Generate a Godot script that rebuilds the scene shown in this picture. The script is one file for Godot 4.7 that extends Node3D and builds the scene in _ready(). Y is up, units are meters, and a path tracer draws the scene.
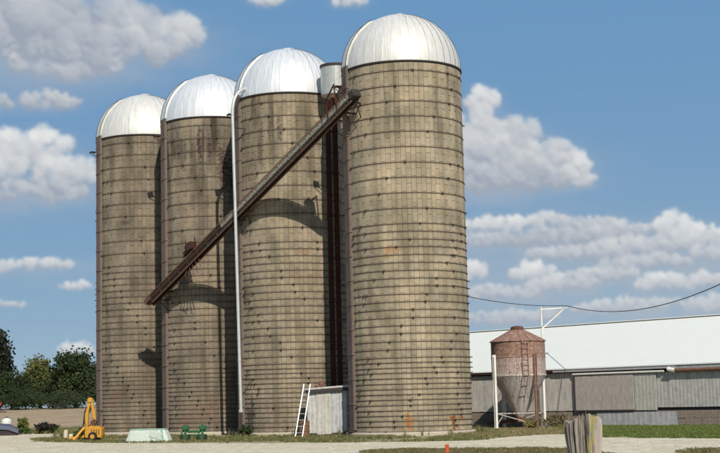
extends Node3D
# Four concrete stave silos beside a long low barn on a gravel farmyard, fair-weather afternoon.

const R := 3.05          # silo radius
const H := 18.3          # silo wall height
const DOME := 3.06
const GORES := 40
const STAVES := 76
const ST_H := 0.7625

var T := {}
var M := {}
var C := {}
var used := {}
var rng := RandomNumberGenerator.new()

# ------------------------------------------------------------------ helpers
func lin(r: float, g: float, b: float) -> Color:
	return Color(r, g, b).linear_to_srgb()

func mb() -> SurfaceTool:
	var st := SurfaceTool.new()
	st.begin(Mesh.PRIMITIVE_TRIANGLES)
	st.set_smooth_group(-1)
	return st

func quad(st: SurfaceTool, a: Vector3, b: Vector3, c: Vector3, d: Vector3) -> void:
	# corners counter-clockwise seen from outside
	for v in [a, c, b, a, d, c]:
		st.add_vertex(v)

func tri(st: SurfaceTool, a: Vector3, b: Vector3, c: Vector3) -> void:
	for v in [a, c, b]:
		st.add_vertex(v)

func box(st: SurfaceTool, t: Transform3D, s: Vector3, bevel := 0.0) -> void:
	# box centred on t, edges along the sides chamfered when bevel > 0
	var h := s * 0.5
	var p := []
	if bevel <= 0.0:
		for y in [-h.y, h.y]:
			p.append([t * Vector3(-h.x, y, h.z), t * Vector3(h.x, y, h.z), t * Vector3(h.x, y, -h.z), t * Vector3(-h.x, y, -h.z)])
	else:
		var b := bevel
		for l in [[-h.y, b], [-h.y + b, 0.0], [h.y - b, 0.0], [h.y, b]]:
			var x: float = h.x - l[1]
			var z: float = h.z - l[1]
			p.append([t * Vector3(-x + b, l[0], z), t * Vector3(x - b, l[0], z), t * Vector3(x, l[0], z - b), t * Vector3(x, l[0], -z + b), t * Vector3(x - b, l[0], -z), t * Vector3(-x + b, l[0], -z), t * Vector3(-x, l[0], -z + b), t * Vector3(-x, l[0], z - b)])
	loft(st, p, true)

func loft(st: SurfaceTool, p: Array, caps := true) -> void:
	# p: rings of equal size, each counter-clockwise seen from above, going up
	var n: int = p[0].size()
	for k in p.size() - 1:
		for i in n:
			var j := (i + 1) % n
			quad(st, p[k][i], p[k][j], p[k + 1][j], p[k + 1][i])
	if caps:
		for i in range(1, n - 1):
			tri(st, p[-1][0], p[-1][i], p[-1][i + 1])
			tri(st, p[0][0], p[0][i + 1], p[0][i])

func lathe(st: SurfaceTool, prof: Array, n := 24, caps := true, at := Vector3.ZERO, a0 := 0.0) -> void:
	var rings := []
	for q in prof:
		var ring := []
		for i in n:
			var a := a0 + TAU * i / n
			ring.append(at + Vector3(q.x * sin(a), q.y, q.x * cos(a)))
		rings.append(ring)
	loft(st, rings, caps)

func tube(st: SurfaceTool, pts: Array, r: float, n := 8) -> void:
	var rings := []
	var side := Vector3.ZERO
	for k in pts.size():
		var d: Vector3 = (pts[min(k + 1, pts.size() - 1)] - pts[max(k - 1, 0)]).normalized()
		if side == Vector3.ZERO:
			side = d.cross(Vector3.UP if abs(d.y) < 0.9 else Vector3.RIGHT).normalized()
		side = (side - d * side.dot(d)).normalized()
		var up := side.cross(d)
		var ring := []
		for i in n:
			var a := TAU * i / n
			ring.append(pts[k] + (side * cos(a) + up * sin(a)) * r)
		rings.append(ring)
	loft(st, rings, true)

func beam(st: SurfaceTool, a: Vector3, b: Vector3, w: float, h: float, bevel := 0.0) -> void:
	var d := (b - a)
	var y := d.normalized()
	var x := y.cross(Vector3.BACK if abs(y.z) < 0.9 else Vector3.UP).normalized()
	var z := x.cross(y)
	box(st, Transform3D(Basis(x, y, z), (a + b) * 0.5), Vector3(w, d.length(), h), bevel)

func numbered(called: String) -> String:
	var k: int = used.get(called, 0)
	used[called] = k + 1
	return called if k == 0 else "%s_%03d" % [called, k]

func obj(st, called: String, m: Material, parent: Node = self) -> MeshInstance3D:
	var o := MeshInstance3D.new()
	if st is SurfaceTool:
		st.generate_normals()
		o.mesh = st.commit()
	else:
		o.mesh = st
	o.material_override = m
	o.name = numbered(called) if parent == self else called
	parent.add_child(o, true)
	return o

func thing(called: String, label: String, category: String, at := Vector3.ZERO, turn := 0.0, group := "") -> Node3D:
	var o := Node3D.new()
	o.name = numbered(called)
	add_child(o)
	o.position = at
	o.rotation.y = turn
	tag(o, label, category, group)
	return o

func tag(o: Node, label: String, category: String, group := "") -> void:
	o.set_meta("label", label)
	o.set_meta("category", category)
	if group:
		o.set_meta("group", group)

func struct(o: Node, kind := "structure") -> void:
	o.set_meta("kind", kind)

# ------------------------------------------------------------------ textures
func noise_bytes(sd: int, freq: float, oct: int, w: int, h: int, sw := 1, sh := 1) -> PackedByteArray:
	var n := FastNoiseLite.new()
	n.seed = sd
	n.frequency = freq
	n.fractal_octaves = oct
	n.noise_type = FastNoiseLite.TYPE_SIMPLEX_SMOOTH
	var im := n.get_seamless_image(w / sw, h / sh)
	im.convert(Image.FORMAT_L8)
	if sw != 1 or sh != 1:
		im.resize(w, h, Image.INTERPOLATE_CUBIC)
	return im.get_data()

func ramp_tex(bytes: PackedByteArray, w: int, h: int, stops: Array) -> ImageTexture:
	# stops: [position, r, g, b] in linear values
	var lut := PackedByteArray()
	for v in 256:
		var x := v / 255.0
		var k := 0
		while k < stops.size() - 2 and x > stops[k + 1][0]:
			k += 1
		var a: Array = stops[k]
		var b: Array = stops[k + 1]
		var t: float = clamp((x - a[0]) / max(b[0] - a[0], 0.0001), 0.0, 1.0)
		var c := lin(lerp(a[1], b[1], t), lerp(a[2], b[2], t), lerp(a[3], b[3], t))
		lut.append_array([c.r8, c.g8, c.b8])
	var out := PackedByteArray()
	out.resize(w * h * 3)
	for i in w * h:
		var v := bytes[i] * 3
		out[i * 3] = lut[v]
		out[i * 3 + 1] = lut[v + 1]
		out[i * 3 + 2] = lut[v + 2]
	return ImageTexture.create_from_image(Image.create_from_data(w, h, false, Image.FORMAT_RGB8, out))

func mixed(a: PackedByteArray, b: PackedByteArray, k: float) -> PackedByteArray:
	var o := PackedByteArray()
	o.resize(a.size())
	for i in a.size():
		o[i] = int(clamp(a[i] * (1.0 - k) + b[i] * k, 0, 255))
	return o

func normal_tex(bytes: PackedByteArray, w: int, h: int, k: float) -> ImageTexture:
	var im := Image.create_from_data(w, h, false, Image.FORMAT_L8, bytes)
	im.convert(Image.FORMAT_RGBA8)
	im.bump_map_to_normal_map(k)
	return ImageTexture.create_from_image(im)

func mat(key: String, col: Color, rough: float, metal := 0.0, tex: Texture2D = null, scale := Vector3.ONE, bump: Texture2D = null, bump_k := 0.5) -> StandardMaterial3D:
	var m := StandardMaterial3D.new()
	m.resource_name = key
	m.albedo_color = col
	m.roughness = rough
	m.metallic = metal
	m.metallic_specular = 0.35
	if tex:
		m.albedo_texture = tex
	if bump:
		m.normal_enabled = true
		m.normal_texture = bump
		m.normal_scale = bump_k
	if tex or bump:
		m.uv1_triplanar = true
		m.uv1_world_triplanar = true
		m.uv1_scale = scale
	M[key] = m
	return m

func make_materials() -> void:
	var fine := noise_bytes(11, 0.09, 4, 512, 512)
	var broad := noise_bytes(12, 0.018, 5, 512, 512)
	var stretch := noise_bytes(13, 0.06, 4, 512, 512, 1, 16)
	var spots := noise_bytes(14, 0.035, 5, 512, 512)
	var mix1 := mixed(fine, broad, 0.5)
	T.grain = ramp_tex(mix1, 512, 512, [[0.0, 0.55, 0.55, 0.55], [0.5, 0.85, 0.85, 0.85], [1.0, 1.0, 1.0, 1.0]])
	T.bump = normal_tex(mix1, 512, 512, 4.0)
	T.wood_bump = normal_tex(stretch, 512, 512, 4.0)
	T.rust = ramp_tex(mixed(spots, stretch, 0.45), 512, 512, [[0.0, 0.05, 0.026, 0.018], [0.35, 0.15, 0.075, 0.05], [0.55, 0.21, 0.11, 0.075], [0.72, 0.28, 0.165, 0.12], [1.0, 0.46, 0.36, 0.30]])
	T.bin = ramp_tex(mixed(mixed(spots, stretch, 0.35), broad, 0.3), 512, 512, [[0.0, 0.11, 0.06, 0.045], [0.32, 0.20, 0.115, 0.085], [0.52, 0.275, 0.165, 0.125], [0.62, 0.34, 0.23, 0.185], [0.72, 0.44, 0.36, 0.31], [1.0, 0.54, 0.49, 0.45]])
	T.cone = ramp_tex(mixed(spots, stretch, 0.5), 512, 512, [[0.0, 0.15, 0.08, 0.06], [0.34, 0.26, 0.165, 0.13], [0.44, 0.42, 0.36, 0.33], [0.53, 0.56, 0.53, 0.51], [1.0, 0.68, 0.67, 0.65]])
	T.flake = ramp_tex(mixed(spots, fine, 0.35), 512, 512, [[0.0, 0.04, 0.03, 0.025], [0.46, 0.11, 0.075, 0.055], [0.53, 0.26, 0.235, 0.19], [0.60, 0.47, 0.47, 0.42], [1.0, 0.60, 0.60, 0.55]])
	T.wood = ramp_tex(mixed(stretch, broad, 0.3), 512, 512, [[0.0, 0.24, 0.215, 0.195], [0.35, 0.44, 0.415, 0.39], [0.6, 0.53, 0.51, 0.485], [1.0, 0.64, 0.625, 0.60]])
	T.sheet = ramp_tex(mixed(stretch, broad, 0.45), 512, 512, [[0.0, 0.27, 0.245, 0.215], [0.35, 0.50, 0.485, 0.455], [0.6, 0.61, 0.60, 0.575], [1.0, 0.72, 0.715, 0.695]])
	T.galv = ramp_tex(mixed(stretch, spots, 0.35), 512, 512, [[0.0, 0.30, 0.19, 0.13], [0.28, 0.42, 0.36, 0.31], [0.4, 0.55, 0.54, 0.52], [1.0, 0.72, 0.73, 0.73]])
	T.streaky = ramp_tex(mixed(stretch, broad, 0.35), 512, 512, [[0.0, 0.50, 0.47, 0.42], [0.3, 0.76, 0.75, 0.72], [0.5, 0.93, 0.93, 0.92], [1.0, 1.0, 1.0, 1.0]])
	T.faint = ramp_tex(mix1, 512, 512, [[0.0, 0.9, 0.9, 0.89], [1.0, 1.0, 1.0, 1.0]])
	T.dirty = ramp_tex(mixed(spots, fine, 0.4), 512, 512, [[0.0, 0.30, 0.25, 0.22], [0.36, 0.52, 0.48, 0.44], [0.5, 0.86, 0.86, 0.86], [1.0, 1.0, 1.0, 1.0]])
	T.patch = ramp_tex(mixed(broad, spots, 0.4), 512, 512, [[0.0, 0.72, 0.68, 0.62], [0.45, 0.92, 0.90, 0.87], [0.6, 0.98, 0.98, 0.97], [1.0, 1.0, 1.0, 1.0]])
	T.soil = ramp_tex(mixed(broad, fine, 0.45), 512, 512, [[0.0, 0.14, 0.125, 0.07], [0.45, 0.27, 0.235, 0.14], [0.6, 0.38, 0.335, 0.22], [1.0, 0.52, 0.46, 0.33]])
	T.gravel = ramp_tex(mixed(fine, broad, 0.5), 512, 512, [[0.0, 0.30, 0.27, 0.21], [0.35, 0.52, 0.485, 0.40], [0.6, 0.66, 0.63, 0.54], [1.0, 0.78, 0.75, 0.66]])
	T.field = ramp_tex(mixed(broad, fine, 0.35), 512, 512, [[0.0, 0.24, 0.17, 0.10], [0.5, 0.37, 0.275, 0.175], [1.0, 0.48, 0.37, 0.245]])
	T.bark = ramp_tex(mixed(stretch, spots, 0.3), 512, 512, [[0.0, 0.025, 0.02, 0.014], [0.42, 0.10, 0.083, 0.063], [0.65, 0.21, 0.19, 0.155], [1.0, 0.36, 0.335, 0.29]])
	T.stone = ramp_tex(mixed(spots, fine, 0.4), 512, 512, [[0.0, 0.09, 0.075, 0.06], [0.45, 0.20, 0.165, 0.14], [0.6, 0.30, 0.26, 0.225], [1.0, 0.44, 0.40, 0.36]])

	mat("hoop", lin(0.15, 0.115, 0.09), 0.75, 0.2)
	mat("lug", lin(0.08, 0.058, 0.046), 0.8, 0.2)
	mat("footing", lin(0.56, 0.50, 0.40), 0.95, 0.0, T.dirty, Vector3(0.7, 0.7, 0.7), T.bump, 0.6)
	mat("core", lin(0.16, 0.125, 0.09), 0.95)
	mat("dome_bright", lin(0.80, 0.82, 0.84), 0.42, 0.35, T.streaky, Vector3(0.5, 0.12, 0.5))
	mat("dome_dull", lin(0.72, 0.715, 0.68), 0.48, 0.25, T.streaky, Vector3(0.5, 0.12, 0.5))
	mat("chute", lin(0.20, 0.148, 0.12), 0.9, 0.0, T.grain, Vector3(0.4, 0.15, 0.4), T.bump, 0.4)
	mat("steel_dark", lin(0.06, 0.05, 0.045), 0.7, 0.3, T.grain, Vector3.ONE)
	mat("rust", lin(1, 1, 1), 0.85, 0.1, T.rust, Vector3(0.35, 0.35, 0.35), T.bump, 0.4)
	mat("rust_dark", lin(0.62, 0.60, 0.60), 0.88, 0.1, T.rust, Vector3(0.8, 0.8, 0.8), T.bump, 0.5)
	mat("rust_pale", lin(0.24, 0.25, 0.25), 0.85, 0.1, T.rust, Vector3(1.1, 1.1, 1.1), T.bump, 0.5)
	mat("rust_red", lin(0.22, 0.14, 0.14), 0.88, 0.05, T.rust, Vector3(0.5, 0.3, 0.5), T.bump, 0.4)
	mat("flake", lin(1, 1, 1), 0.75, 0.1, T.flake, Vector3(0.7, 0.7, 0.7), T.bump, 0.5)
	mat("white_paint", lin(0.78, 0.77, 0.73), 0.6, 0.0, T.streaky, Vector3(0.8, 0.3, 0.8))
	mat("pipe", lin(0.66, 0.69, 0.68), 0.38, 0.5, T.streaky, Vector3(1.0, 0.2, 1.0))
	mat("galv", lin(0.74, 0.79, 0.80), 0.5, 0.35, T.galv, Vector3(0.4, 0.2, 0.4))
	mat("hopper_cone", lin(1, 1, 1), 0.62, 0.1, T.cone, Vector3(0.45, 0.45, 0.45))
	mat("bin_worn", lin(0.80, 0.70, 0.66), 0.75, 0.1, T.cone, Vector3(0.55, 0.4, 0.55), T.bump, 0.35)
	mat("bin_rust", lin(1, 1, 1), 0.8, 0.1, T.bin, Vector3(0.3, 0.3, 0.3), T.bump, 0.35)
	mat("roof_white", lin(0.72, 0.74, 0.70), 0.6, 0.0, T.faint, Vector3(0.13, 0.13, 0.13))
	mat("wood_grey", lin(1.0, 0.98, 0.97), 0.9, 0.0, T.wood, Vector3(0.45, 0.45, 0.45), T.wood_bump, 0.6)
	mat("wood_brown", lin(0.80, 0.76, 0.74), 0.9, 0.0, T.wood, Vector3(0.6, 0.6, 0.6), T.wood_bump, 0.7)
	mat("sheet_grey", lin(0.82, 0.84, 0.83), 0.6, 0.15, T.sheet, Vector3(0.3, 0.3, 0.3))
	mat("sheet_pale", lin(0.78, 0.78, 0.75), 0.7, 0.05, T.sheet, Vector3(0.5, 0.5, 0.5))
	mat("sheet_blue", lin(0.74, 0.77, 0.83), 0.6, 0.15, T.sheet, Vector3(0.35, 0.35, 0.35))
	mat("fascia_blue", lin(0.72, 0.78, 0.84), 0.5, 0.2, T.sheet, Vector3(0.3, 0.3, 0.3))
	mat("stone", lin(1, 0.97, 0.94), 0.95, 0.0, T.stone, Vector3(0.6, 0.6, 0.6), T.bump, 0.8)
	mat("soil", lin(1, 1, 1), 0.97, 0.0, T.soil, Vector3(0.11, 0.11, 0.11), T.bump, 0.7)
	mat("gravel", lin(1.0, 0.96, 0.85), 0.95, 0.0, T.gravel, Vector3(0.23, 0.23, 0.23), T.bump, 0.5)
	mat("field", lin(1, 1, 1), 0.97, 0.0, T.field, Vector3(0.035, 0.035, 0.035), T.bump, 0.6)
	mat("bark", lin(1, 1, 1), 0.95, 0.0, T.bark, Vector3(1.6, 1.6, 1.6), T.wood_bump, 1.2)
	mat("trunk", lin(0.5, 0.45, 0.4), 0.95, 0.0, T.bark, Vector3(0.6, 0.6, 0.6))
	mat("yellow", lin(0.66, 0.34, 0.045), 0.5, 0.0, T.dirty, Vector3(1.3, 1.3, 1.3))
	mat("rubber", lin(0.025, 0.024, 0.024), 0.85)
	mat("orange", lin(0.55, 0.10, 0.03), 0.6, 0.0, T.grain, Vector3(2, 2, 2))
	mat("green", lin(0.035, 0.145, 0.065), 0.6, 0.0, T.dirty, Vector3(1.3, 1.3, 1.3))
	mat("teal", lin(0.33, 0.52, 0.43), 0.6, 0.0, T.dirty, Vector3(0.9, 0.9, 0.9))
	mat("pale_teal", lin(0.66, 0.74, 0.68), 0.6, 0.0, T.dirty, Vector3(1.2, 0.9, 1.2))
	mat("cream", lin(0.66, 0.56, 0.43), 0.9, 0.0, T.grain, Vector3(1.5, 1.5, 1.5))
	mat("tarp", lin(0.085, 0.095, 0.14), 0.6, 0.0, T.grain, Vector3(1, 1, 1))
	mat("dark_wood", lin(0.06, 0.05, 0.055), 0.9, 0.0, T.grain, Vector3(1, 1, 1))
	mat("white_plastic", lin(0.72, 0.76, 0.72), 0.5, 0.0, T.grain, Vector3(1, 1, 1))
	mat("red_paint", lin(0.30, 0.045, 0.03), 0.6, 0.0, T.grain, Vector3(0.5, 0.5, 0.5))
	mat("wire", lin(0.03, 0.03, 0.03), 0.6)
	for q in [["gravel", 0.045], ["soil", 0.06], ["field", 0.012]]:
		M[q[0]].detail_enabled = true
		M[q[0]].detail_albedo = T.patch
		M[q[0]].detail_blend_mode = BaseMaterial3D.BLEND_MODE_MUL
		M[q[0]].detail_uv_layer = BaseMaterial3D.DETAIL_UV_2
		M[q[0]].uv2_triplanar = true
		M[q[0]].uv2_world_triplanar = true
		M[q[0]].uv2_scale = Vector3.ONE * q[1]
	for k in ["leaf", "blade"]:
		var m := mat(k, Color.WHITE, 0.7)
		m.vertex_color_use_as_albedo = true
		m.backlight_enabled = true
		m.backlight = lin(0.06, 0.08, 0.02)
		m.cull_mode = BaseMaterial3D.CULL_DISABLED

# ------------------------------------------------------------------ sky
var cl_noise := FastNoiseLite.new()
var cl_fine := FastNoiseLite.new()
# cumulus heaps that stand in view: heading and height in degrees, half sizes, how white the heap is
var heaps := [
	# high grey bank on the left
	[-15.8, 15.4, 5.0, 1.9, 0.34], [-11.4, 15.5, 3.2, 1.6, 0.40], [-8.4, 15.0, 2.3, 1.0, 0.70], [-12.0, 14.0, 2.6, 0.8, 0.62], [-19.5, 14.6, 4.5, 2.0, 0.4], [-12.6, 12.3, 1.3, 0.40, 0.5], [-15.0, 12.2, 1.2, 0.35, 0.4],
	# heaps on the left
	[-13.2, 10.5, 1.6, 0.75, 0.95], [-14.8, 9.9, 1.7, 0.8, 0.95], [-12.0, 9.5, 1.35, 0.75, 0.80], [-17.5, 10.0, 2.2, 1.3, 0.85], [-13.4, 8.7, 2.6, 0.45, 0.45],
	# small low streaks on the left
	[-13.2, 5.75, 1.7, 0.24, 0.75], [-15.6, 5.6, 1.3, 0.22, 0.7], [-11.6, 4.9, 0.75, 0.20, 0.8], [-11.5, 2.3, 0.75, 0.34, 0.85], [-14.2, 4.2, 0.9, 0.10, 0.6],
	# wisps above the middle
	[-3.6, 16.35, 0.8, 0.22, 0.8], [-0.2, 16.3, 0.8, 0.22, 0.8], [-1.5, 17.8, 3.0, 0.7, 0.8],
	# tower right of the silos
	[5.3, 12.1, 0.75, 0.55, 0.85], [5.0, 11.2, 1.3, 0.8, 0.72], [3.4, 10.4, 2.2, 1.2, 0.6], [5.6, 10.2, 1.3, 0.75, 0.78], [7.0, 9.6, 1.5, 0.8, 0.6], [8.7, 9.4, 0.85, 0.62, 0.92], [9.0, 8.8, 0.7, 0.4, 0.8], [6.2, 8.9, 2.6, 0.6, 0.35],
	[6.1, 10.7, 1.5, 0.8, 0.62], [7.6, 9.9, 1.4, 0.75, 0.70], [5.0, 9.3, 2.6, 0.8, 0.45],
	# stacked bands low on the right
	[10.6, 6.7, 1.6, 0.36, 0.62], [9.0, 5.8, 2.4, 0.34, 0.55], [14.8, 5.7, 1.5, 0.5, 0.7], [11.6, 5.3, 2.0, 0.34, 0.55], [9.8, 4.9, 1.6, 0.3, 0.62], [4.6, 6.4, 1.6, 0.3, 0.5],
	[5.6, 7.1, 1.5, 0.36, 0.95], [7.6, 7.2, 0.9, 0.28, 0.75], [9.4, 7.0, 1.3, 0.25, 0.55], [8.2, 6.5, 3.4, 0.40, 0.40], [10.6, 6.1, 1.1, 0.34, 0.80], [12.7, 6.75, 0.8, 0.50, 1.0], [13.6, 6.3, 1.3, 0.45, 0.92], [12.2, 6.0, 1.5, 0.40, 0.6],
	[4.4, 5.2, 0.8, 0.40, 0.85], [7.0, 5.1, 0.95, 0.42, 0.90], [8.2, 4.6, 1.6, 0.36, 0.70], [5.6, 4.3, 2.0, 0.34, 0.55], [12.0, 4.5, 1.0, 0.36, 0.85], [13.5, 4.5, 1.2, 0.40, 0.75], [10.6, 3.6, 2.4, 0.3, 0.6], [14.5, 3.5, 1.8, 0.35, 0.6], [6.0, 3.3, 2.4, 0.3, 0.5],
	[17.6, 6.2, 2.4, 0.9, 0.8], [19.5, 4.2, 2.6, 0.7, 0.65], [17.8, 9.6, 1.6, 0.6, 0.75]]

func open_sky(el: float) -> Vector3:
	var blue := Vector3(0.32, 0.465, 0.575).lerp(Vector3(0.112, 0.275, 0.520), 1.0 - exp(-el / 9.5))
	blue = blue.lerp(Vector3(0.065, 0.18, 0.41), smoothstep(14.0, 70.0, el))
	return blue.lerp(Vector3(0.46, 0.56, 0.64), 0.7 * exp(-el / 1.6))

func sky_color(az: float, el: float) -> Color:
	# fair-weather cloud all round, out of the heaps' reach
	var blue := open_sky(el)
	var a := deg_to_rad(az)
	var q3 := Vector3(sin(a) * cos(deg_to_rad(el)), el * 0.044, cos(a) * cos(deg_to_rad(el))) * 9.9 + Vector3(40, 7, 3)
	var den := cl_noise.get_noise_3dv(q3) * 1.1 - cl_fine.get_noise_3dv(q3 * 3.0) * 0.28 - 0.02 - 0.12 * smoothstep(30.0, 80.0, el)
	if den > -0.05:
		var up := cl_noise.get_noise_3dv(q3 + Vector3(0, 0.5, 0)) * 1.1
		var lit: float = clamp(0.55 + (den - up) * 0.9, 0.0, 1.0)
		var cc := Vector3(0.345, 0.40, 0.475).lerp(Vector3(0.86, 0.85, 0.82), lit)
		blue = blue.lerp(cc, smoothstep(-0.05, 0.35, den) * 0.93)
	return Color(blue.x, blue.y, blue.z).linear_to_srgb()

func make_sky() -> ImageTexture:
	cl_noise.seed = 5
	cl_noise.frequency = 0.42
	cl_noise.fractal_octaves = 5
	cl_noise.fractal_gain = 0.55
	cl_fine.seed = 9
	cl_fine.frequency = 0.62
	cl_fine.fractal_octaves = 5
	cl_fine.fractal_gain = 0.55
	cl_fine.fractal_type = FastNoiseLite.FRACTAL_RIDGED
	var w := 512
	var im := Image.create(w, w / 2, false, Image.FORMAT_RGB8)
	for y in w / 2:
		var el := 90.0 - (y + 0.5) * 360.0 / w
		for x in w:
			var az := (x + 0.5) * 360.0 / w
			if az > 180.0:
				az -= 360.0
			im.set_pixel(x, y, sky_color(az, max(el, 0.0)))
	im.resize(4096, 2048, Image.INTERPOLATE_CUBIC)
	# the heaps: many overlapping puffs each, in a field of the sky 40 degrees wide
	var k := 360.0 / 4096.0
	var W := 500
	var HH := 250
	var thick := PackedFloat32Array()
	var relief := PackedFloat32Array()
	var white := PackedFloat32Array()
	var veil := PackedFloat32Array()
	var wx := PackedFloat32Array()
	var wy := PackedFloat32Array()
	thick.resize(W * HH)
	relief.resize(W * HH)
	white.resize(W * HH)
	veil.resize(W * HH)
	wx.resize(W * HH)
	wy.resize(W * HH)
	for j in HH:
		for i in W:
			var az := (i - W / 2 + 0.5) * k
			var el := (j + 0.5) * k
			var v := Vector3(az * 1.6, el * 2.0, 0)
			wx[j * W + i] = az + 0.20 * cl_noise.get_noise_3dv(v) + 0.13 * cl_fine.get_noise_3dv(v * 1.7)
			wy[j * W + i] = el + 0.16 * cl_noise.get_noise_3dv(v + Vector3(31, 5, 2)) + 0.11 * cl_fine.get_noise_3dv(v * 1.7 + Vector3(9, 3, 1))
	# thin sheets of haze and stratus between the heaps
	for b in [[8.0, 6.2, 5.5, 1.0, 0.75], [7.5, 4.3, 6.0, 1.0, 0.85], [13.5, 5.0, 4.5, 1.0, 0.8], [12.0, 3.2, 6.0, 0.8, 0.8], [5.0, 9.0, 4.0, 1.2, 0.75], [-13.5, 8.3, 4.0, 0.7, 0.6], [-13.0, 14.2, 7.0, 1.6, 0.45], [-13.0, 5.5, 4.0, 0.5, 0.3]]:
		for j in range(max(int((b[1] - b[3] * 2.0) / k), 0), min(int((b[1] + b[3] * 2.0) / k), HH)):
			for i in range(max(int((b[0] - b[2] * 1.8) / k) + W / 2, 0), min(int((b[0] + b[2] * 1.8) / k) + W / 2, W)):
				var id := j * W + i
				var q: float = pow((wx[id] - b[0]) / b[2], 2.0) + pow((wy[id] - b[1]) / b[3], 2.0)
				var n: float = cl_noise.get_noise_3d(wx[id] * 0.9, wy[id] * 2.6, 11.0)
				veil[id] = 1.0 - (1.0 - veil[id]) * (1.0 - clamp(b[4] * exp(-q * 1.2) * (1.0 + 1.3 * n), 0.0, 0.9))
	rng.seed = 19
	for b in heaps:
		var big: float = min(b[2], b[3])
		# soft grey body of the heap, a little below its middle
		var i0 := int((b[0] - b[2] * 1.7) / k) + W / 2
		var i1 := int((b[0] + b[2] * 1.7) / k) + W / 2
		var j0 := int((b[1] - b[3] * 2.1) / k)
		var j1 := int((b[1] + b[3] * 1.4) / k)
		for j in range(max(j0, 0), min(j1 + 1, HH)):
			for i in range(max(i0, 0), min(i1 + 1, W)):
				var id := j * W + i
				var q: float = pow((wx[id] - b[0]) / (b[2] * 1.25), 2.0) + pow((wy[id] - b[1] + b[3] * 0.35) / (b[3] * 1.3), 2.0)
				if q < 1.6:
					veil[id] = 1.0 - (1.0 - veil[id]) * (1.0 - 0.72 * exp(-q * 2.0))
		var n := int(clamp(b[2] * b[3] / (big * big) * 22.0, 16.0, 210.0))
		for t in n:
			var u := rng.randf_range(-1.0, 1.0)
			var dome := sqrt(max(1.0 - u * u, 0.0))
			var px: float = b[0] + u * b[2] * 0.92
			var py: float = b[1] + (rng.randf_range(-0.75, 0.8) * dome - 0.1) * b[3]
			var pr: float = big * rng.randf_range(0.24, 0.66) * (0.6 + 0.4 * dome)
			var wh: float = clamp(b[4] * (0.80 + 0.45 * (py - b[1]) / b[3]) + rng.randf_range(-0.10, 0.10), 0.0, 1.0)
			var reach := int((pr + 0.35) / k) + 1
			var ci := int(px / k) + W / 2
			var cj := int(py / k)
			for j in range(max(cj - reach, 0), min(cj + reach + 1, HH)):
				for i in range(max(ci - reach, 0), min(ci + reach + 1, W)):
					var id := j * W + i
					var dx := (wx[id] - px) / pr
					var dy := (wy[id] - py) / pr
					var q := 1.0 - dx * dx - dy * dy
					if q > 0.0:
						var z := sqrt(q) * pr
						var a := thick[id]
						thick[id] = a + q * 0.9
						white[id] = (white[id] * a + wh * q * 0.9) / (a + q * 0.9)
						relief[id] = max(relief[id], z + 0.10 * pr * t / n)
	for j in HH:
		var y := 1023 - j
		var el := (j + 0.5) * k
		var air := open_sky(el)
		var low := 0.55 * exp(-el / 3.4)
		for i in W:
			var id := j * W + i
			var az := (i - W / 2 + 0.5) * k
			var c := air
			var fade := smoothstep(15.5, 21.5, max(absf(az), el - 1.0))
			if veil[id] > 0.0 or thick[id] > 0.0:
				var grey := Vector3(0.40, 0.455, 0.525).lerp(Vector3(0.44, 0.53, 0.61), low)
				c = c.lerp(grey, veil[id] * 0.80)
				var cover := 1.0 - exp(-thick[id] * 1.7)
				var il: int = max(i - 1, 0)
				var ir: int = min(i + 1, W - 1)
				var gx: float = (relief[j * W + ir] - relief[j * W + il]) / (2.0 * k)
				var gy: float = (relief[min(j + 1, HH - 1) * W + i] - relief[max(j - 1, 0) * W + i]) / (2.0 * k)
				var nn := Vector3(-gx, -gy, 1.4).normalized()
				var lit: float = clamp(0.10 + 0.52 * nn.dot(Vector3(0.32, 0.70, 0.64)) + (white[id] - 0.52) * 1.05, 0.0, 1.0)
				var cc := Vector3(0.335, 0.38, 0.455).lerp(Vector3(0.88, 0.87, 0.84), lit)
				cc = cc.lerp(Vector3(0.50, 0.57, 0.64), low)
				c = c.lerp(cc, cover * 0.92)
			var xx := (i - W / 2 + 4096) % 4096
			var mine := Color(c.x, c.y, c.z).linear_to_srgb()
			im.set_pixel(xx, y, mine.lerp(im.get_pixel(xx, y), fade))
	return ImageTexture.create_from_image(im)

# ------------------------------------------------------------------ silos
func hoop_heights() -> Array:
	var a := []
	var h := 0.2
	while h < 3.7:
		a.append(h)
		h += 0.2542
	while h < 10.1:
		a.append(h)
		h += 0.38125
	while h < H - 0.1:
		a.append(h)
		h += 0.7625
	return a

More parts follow.
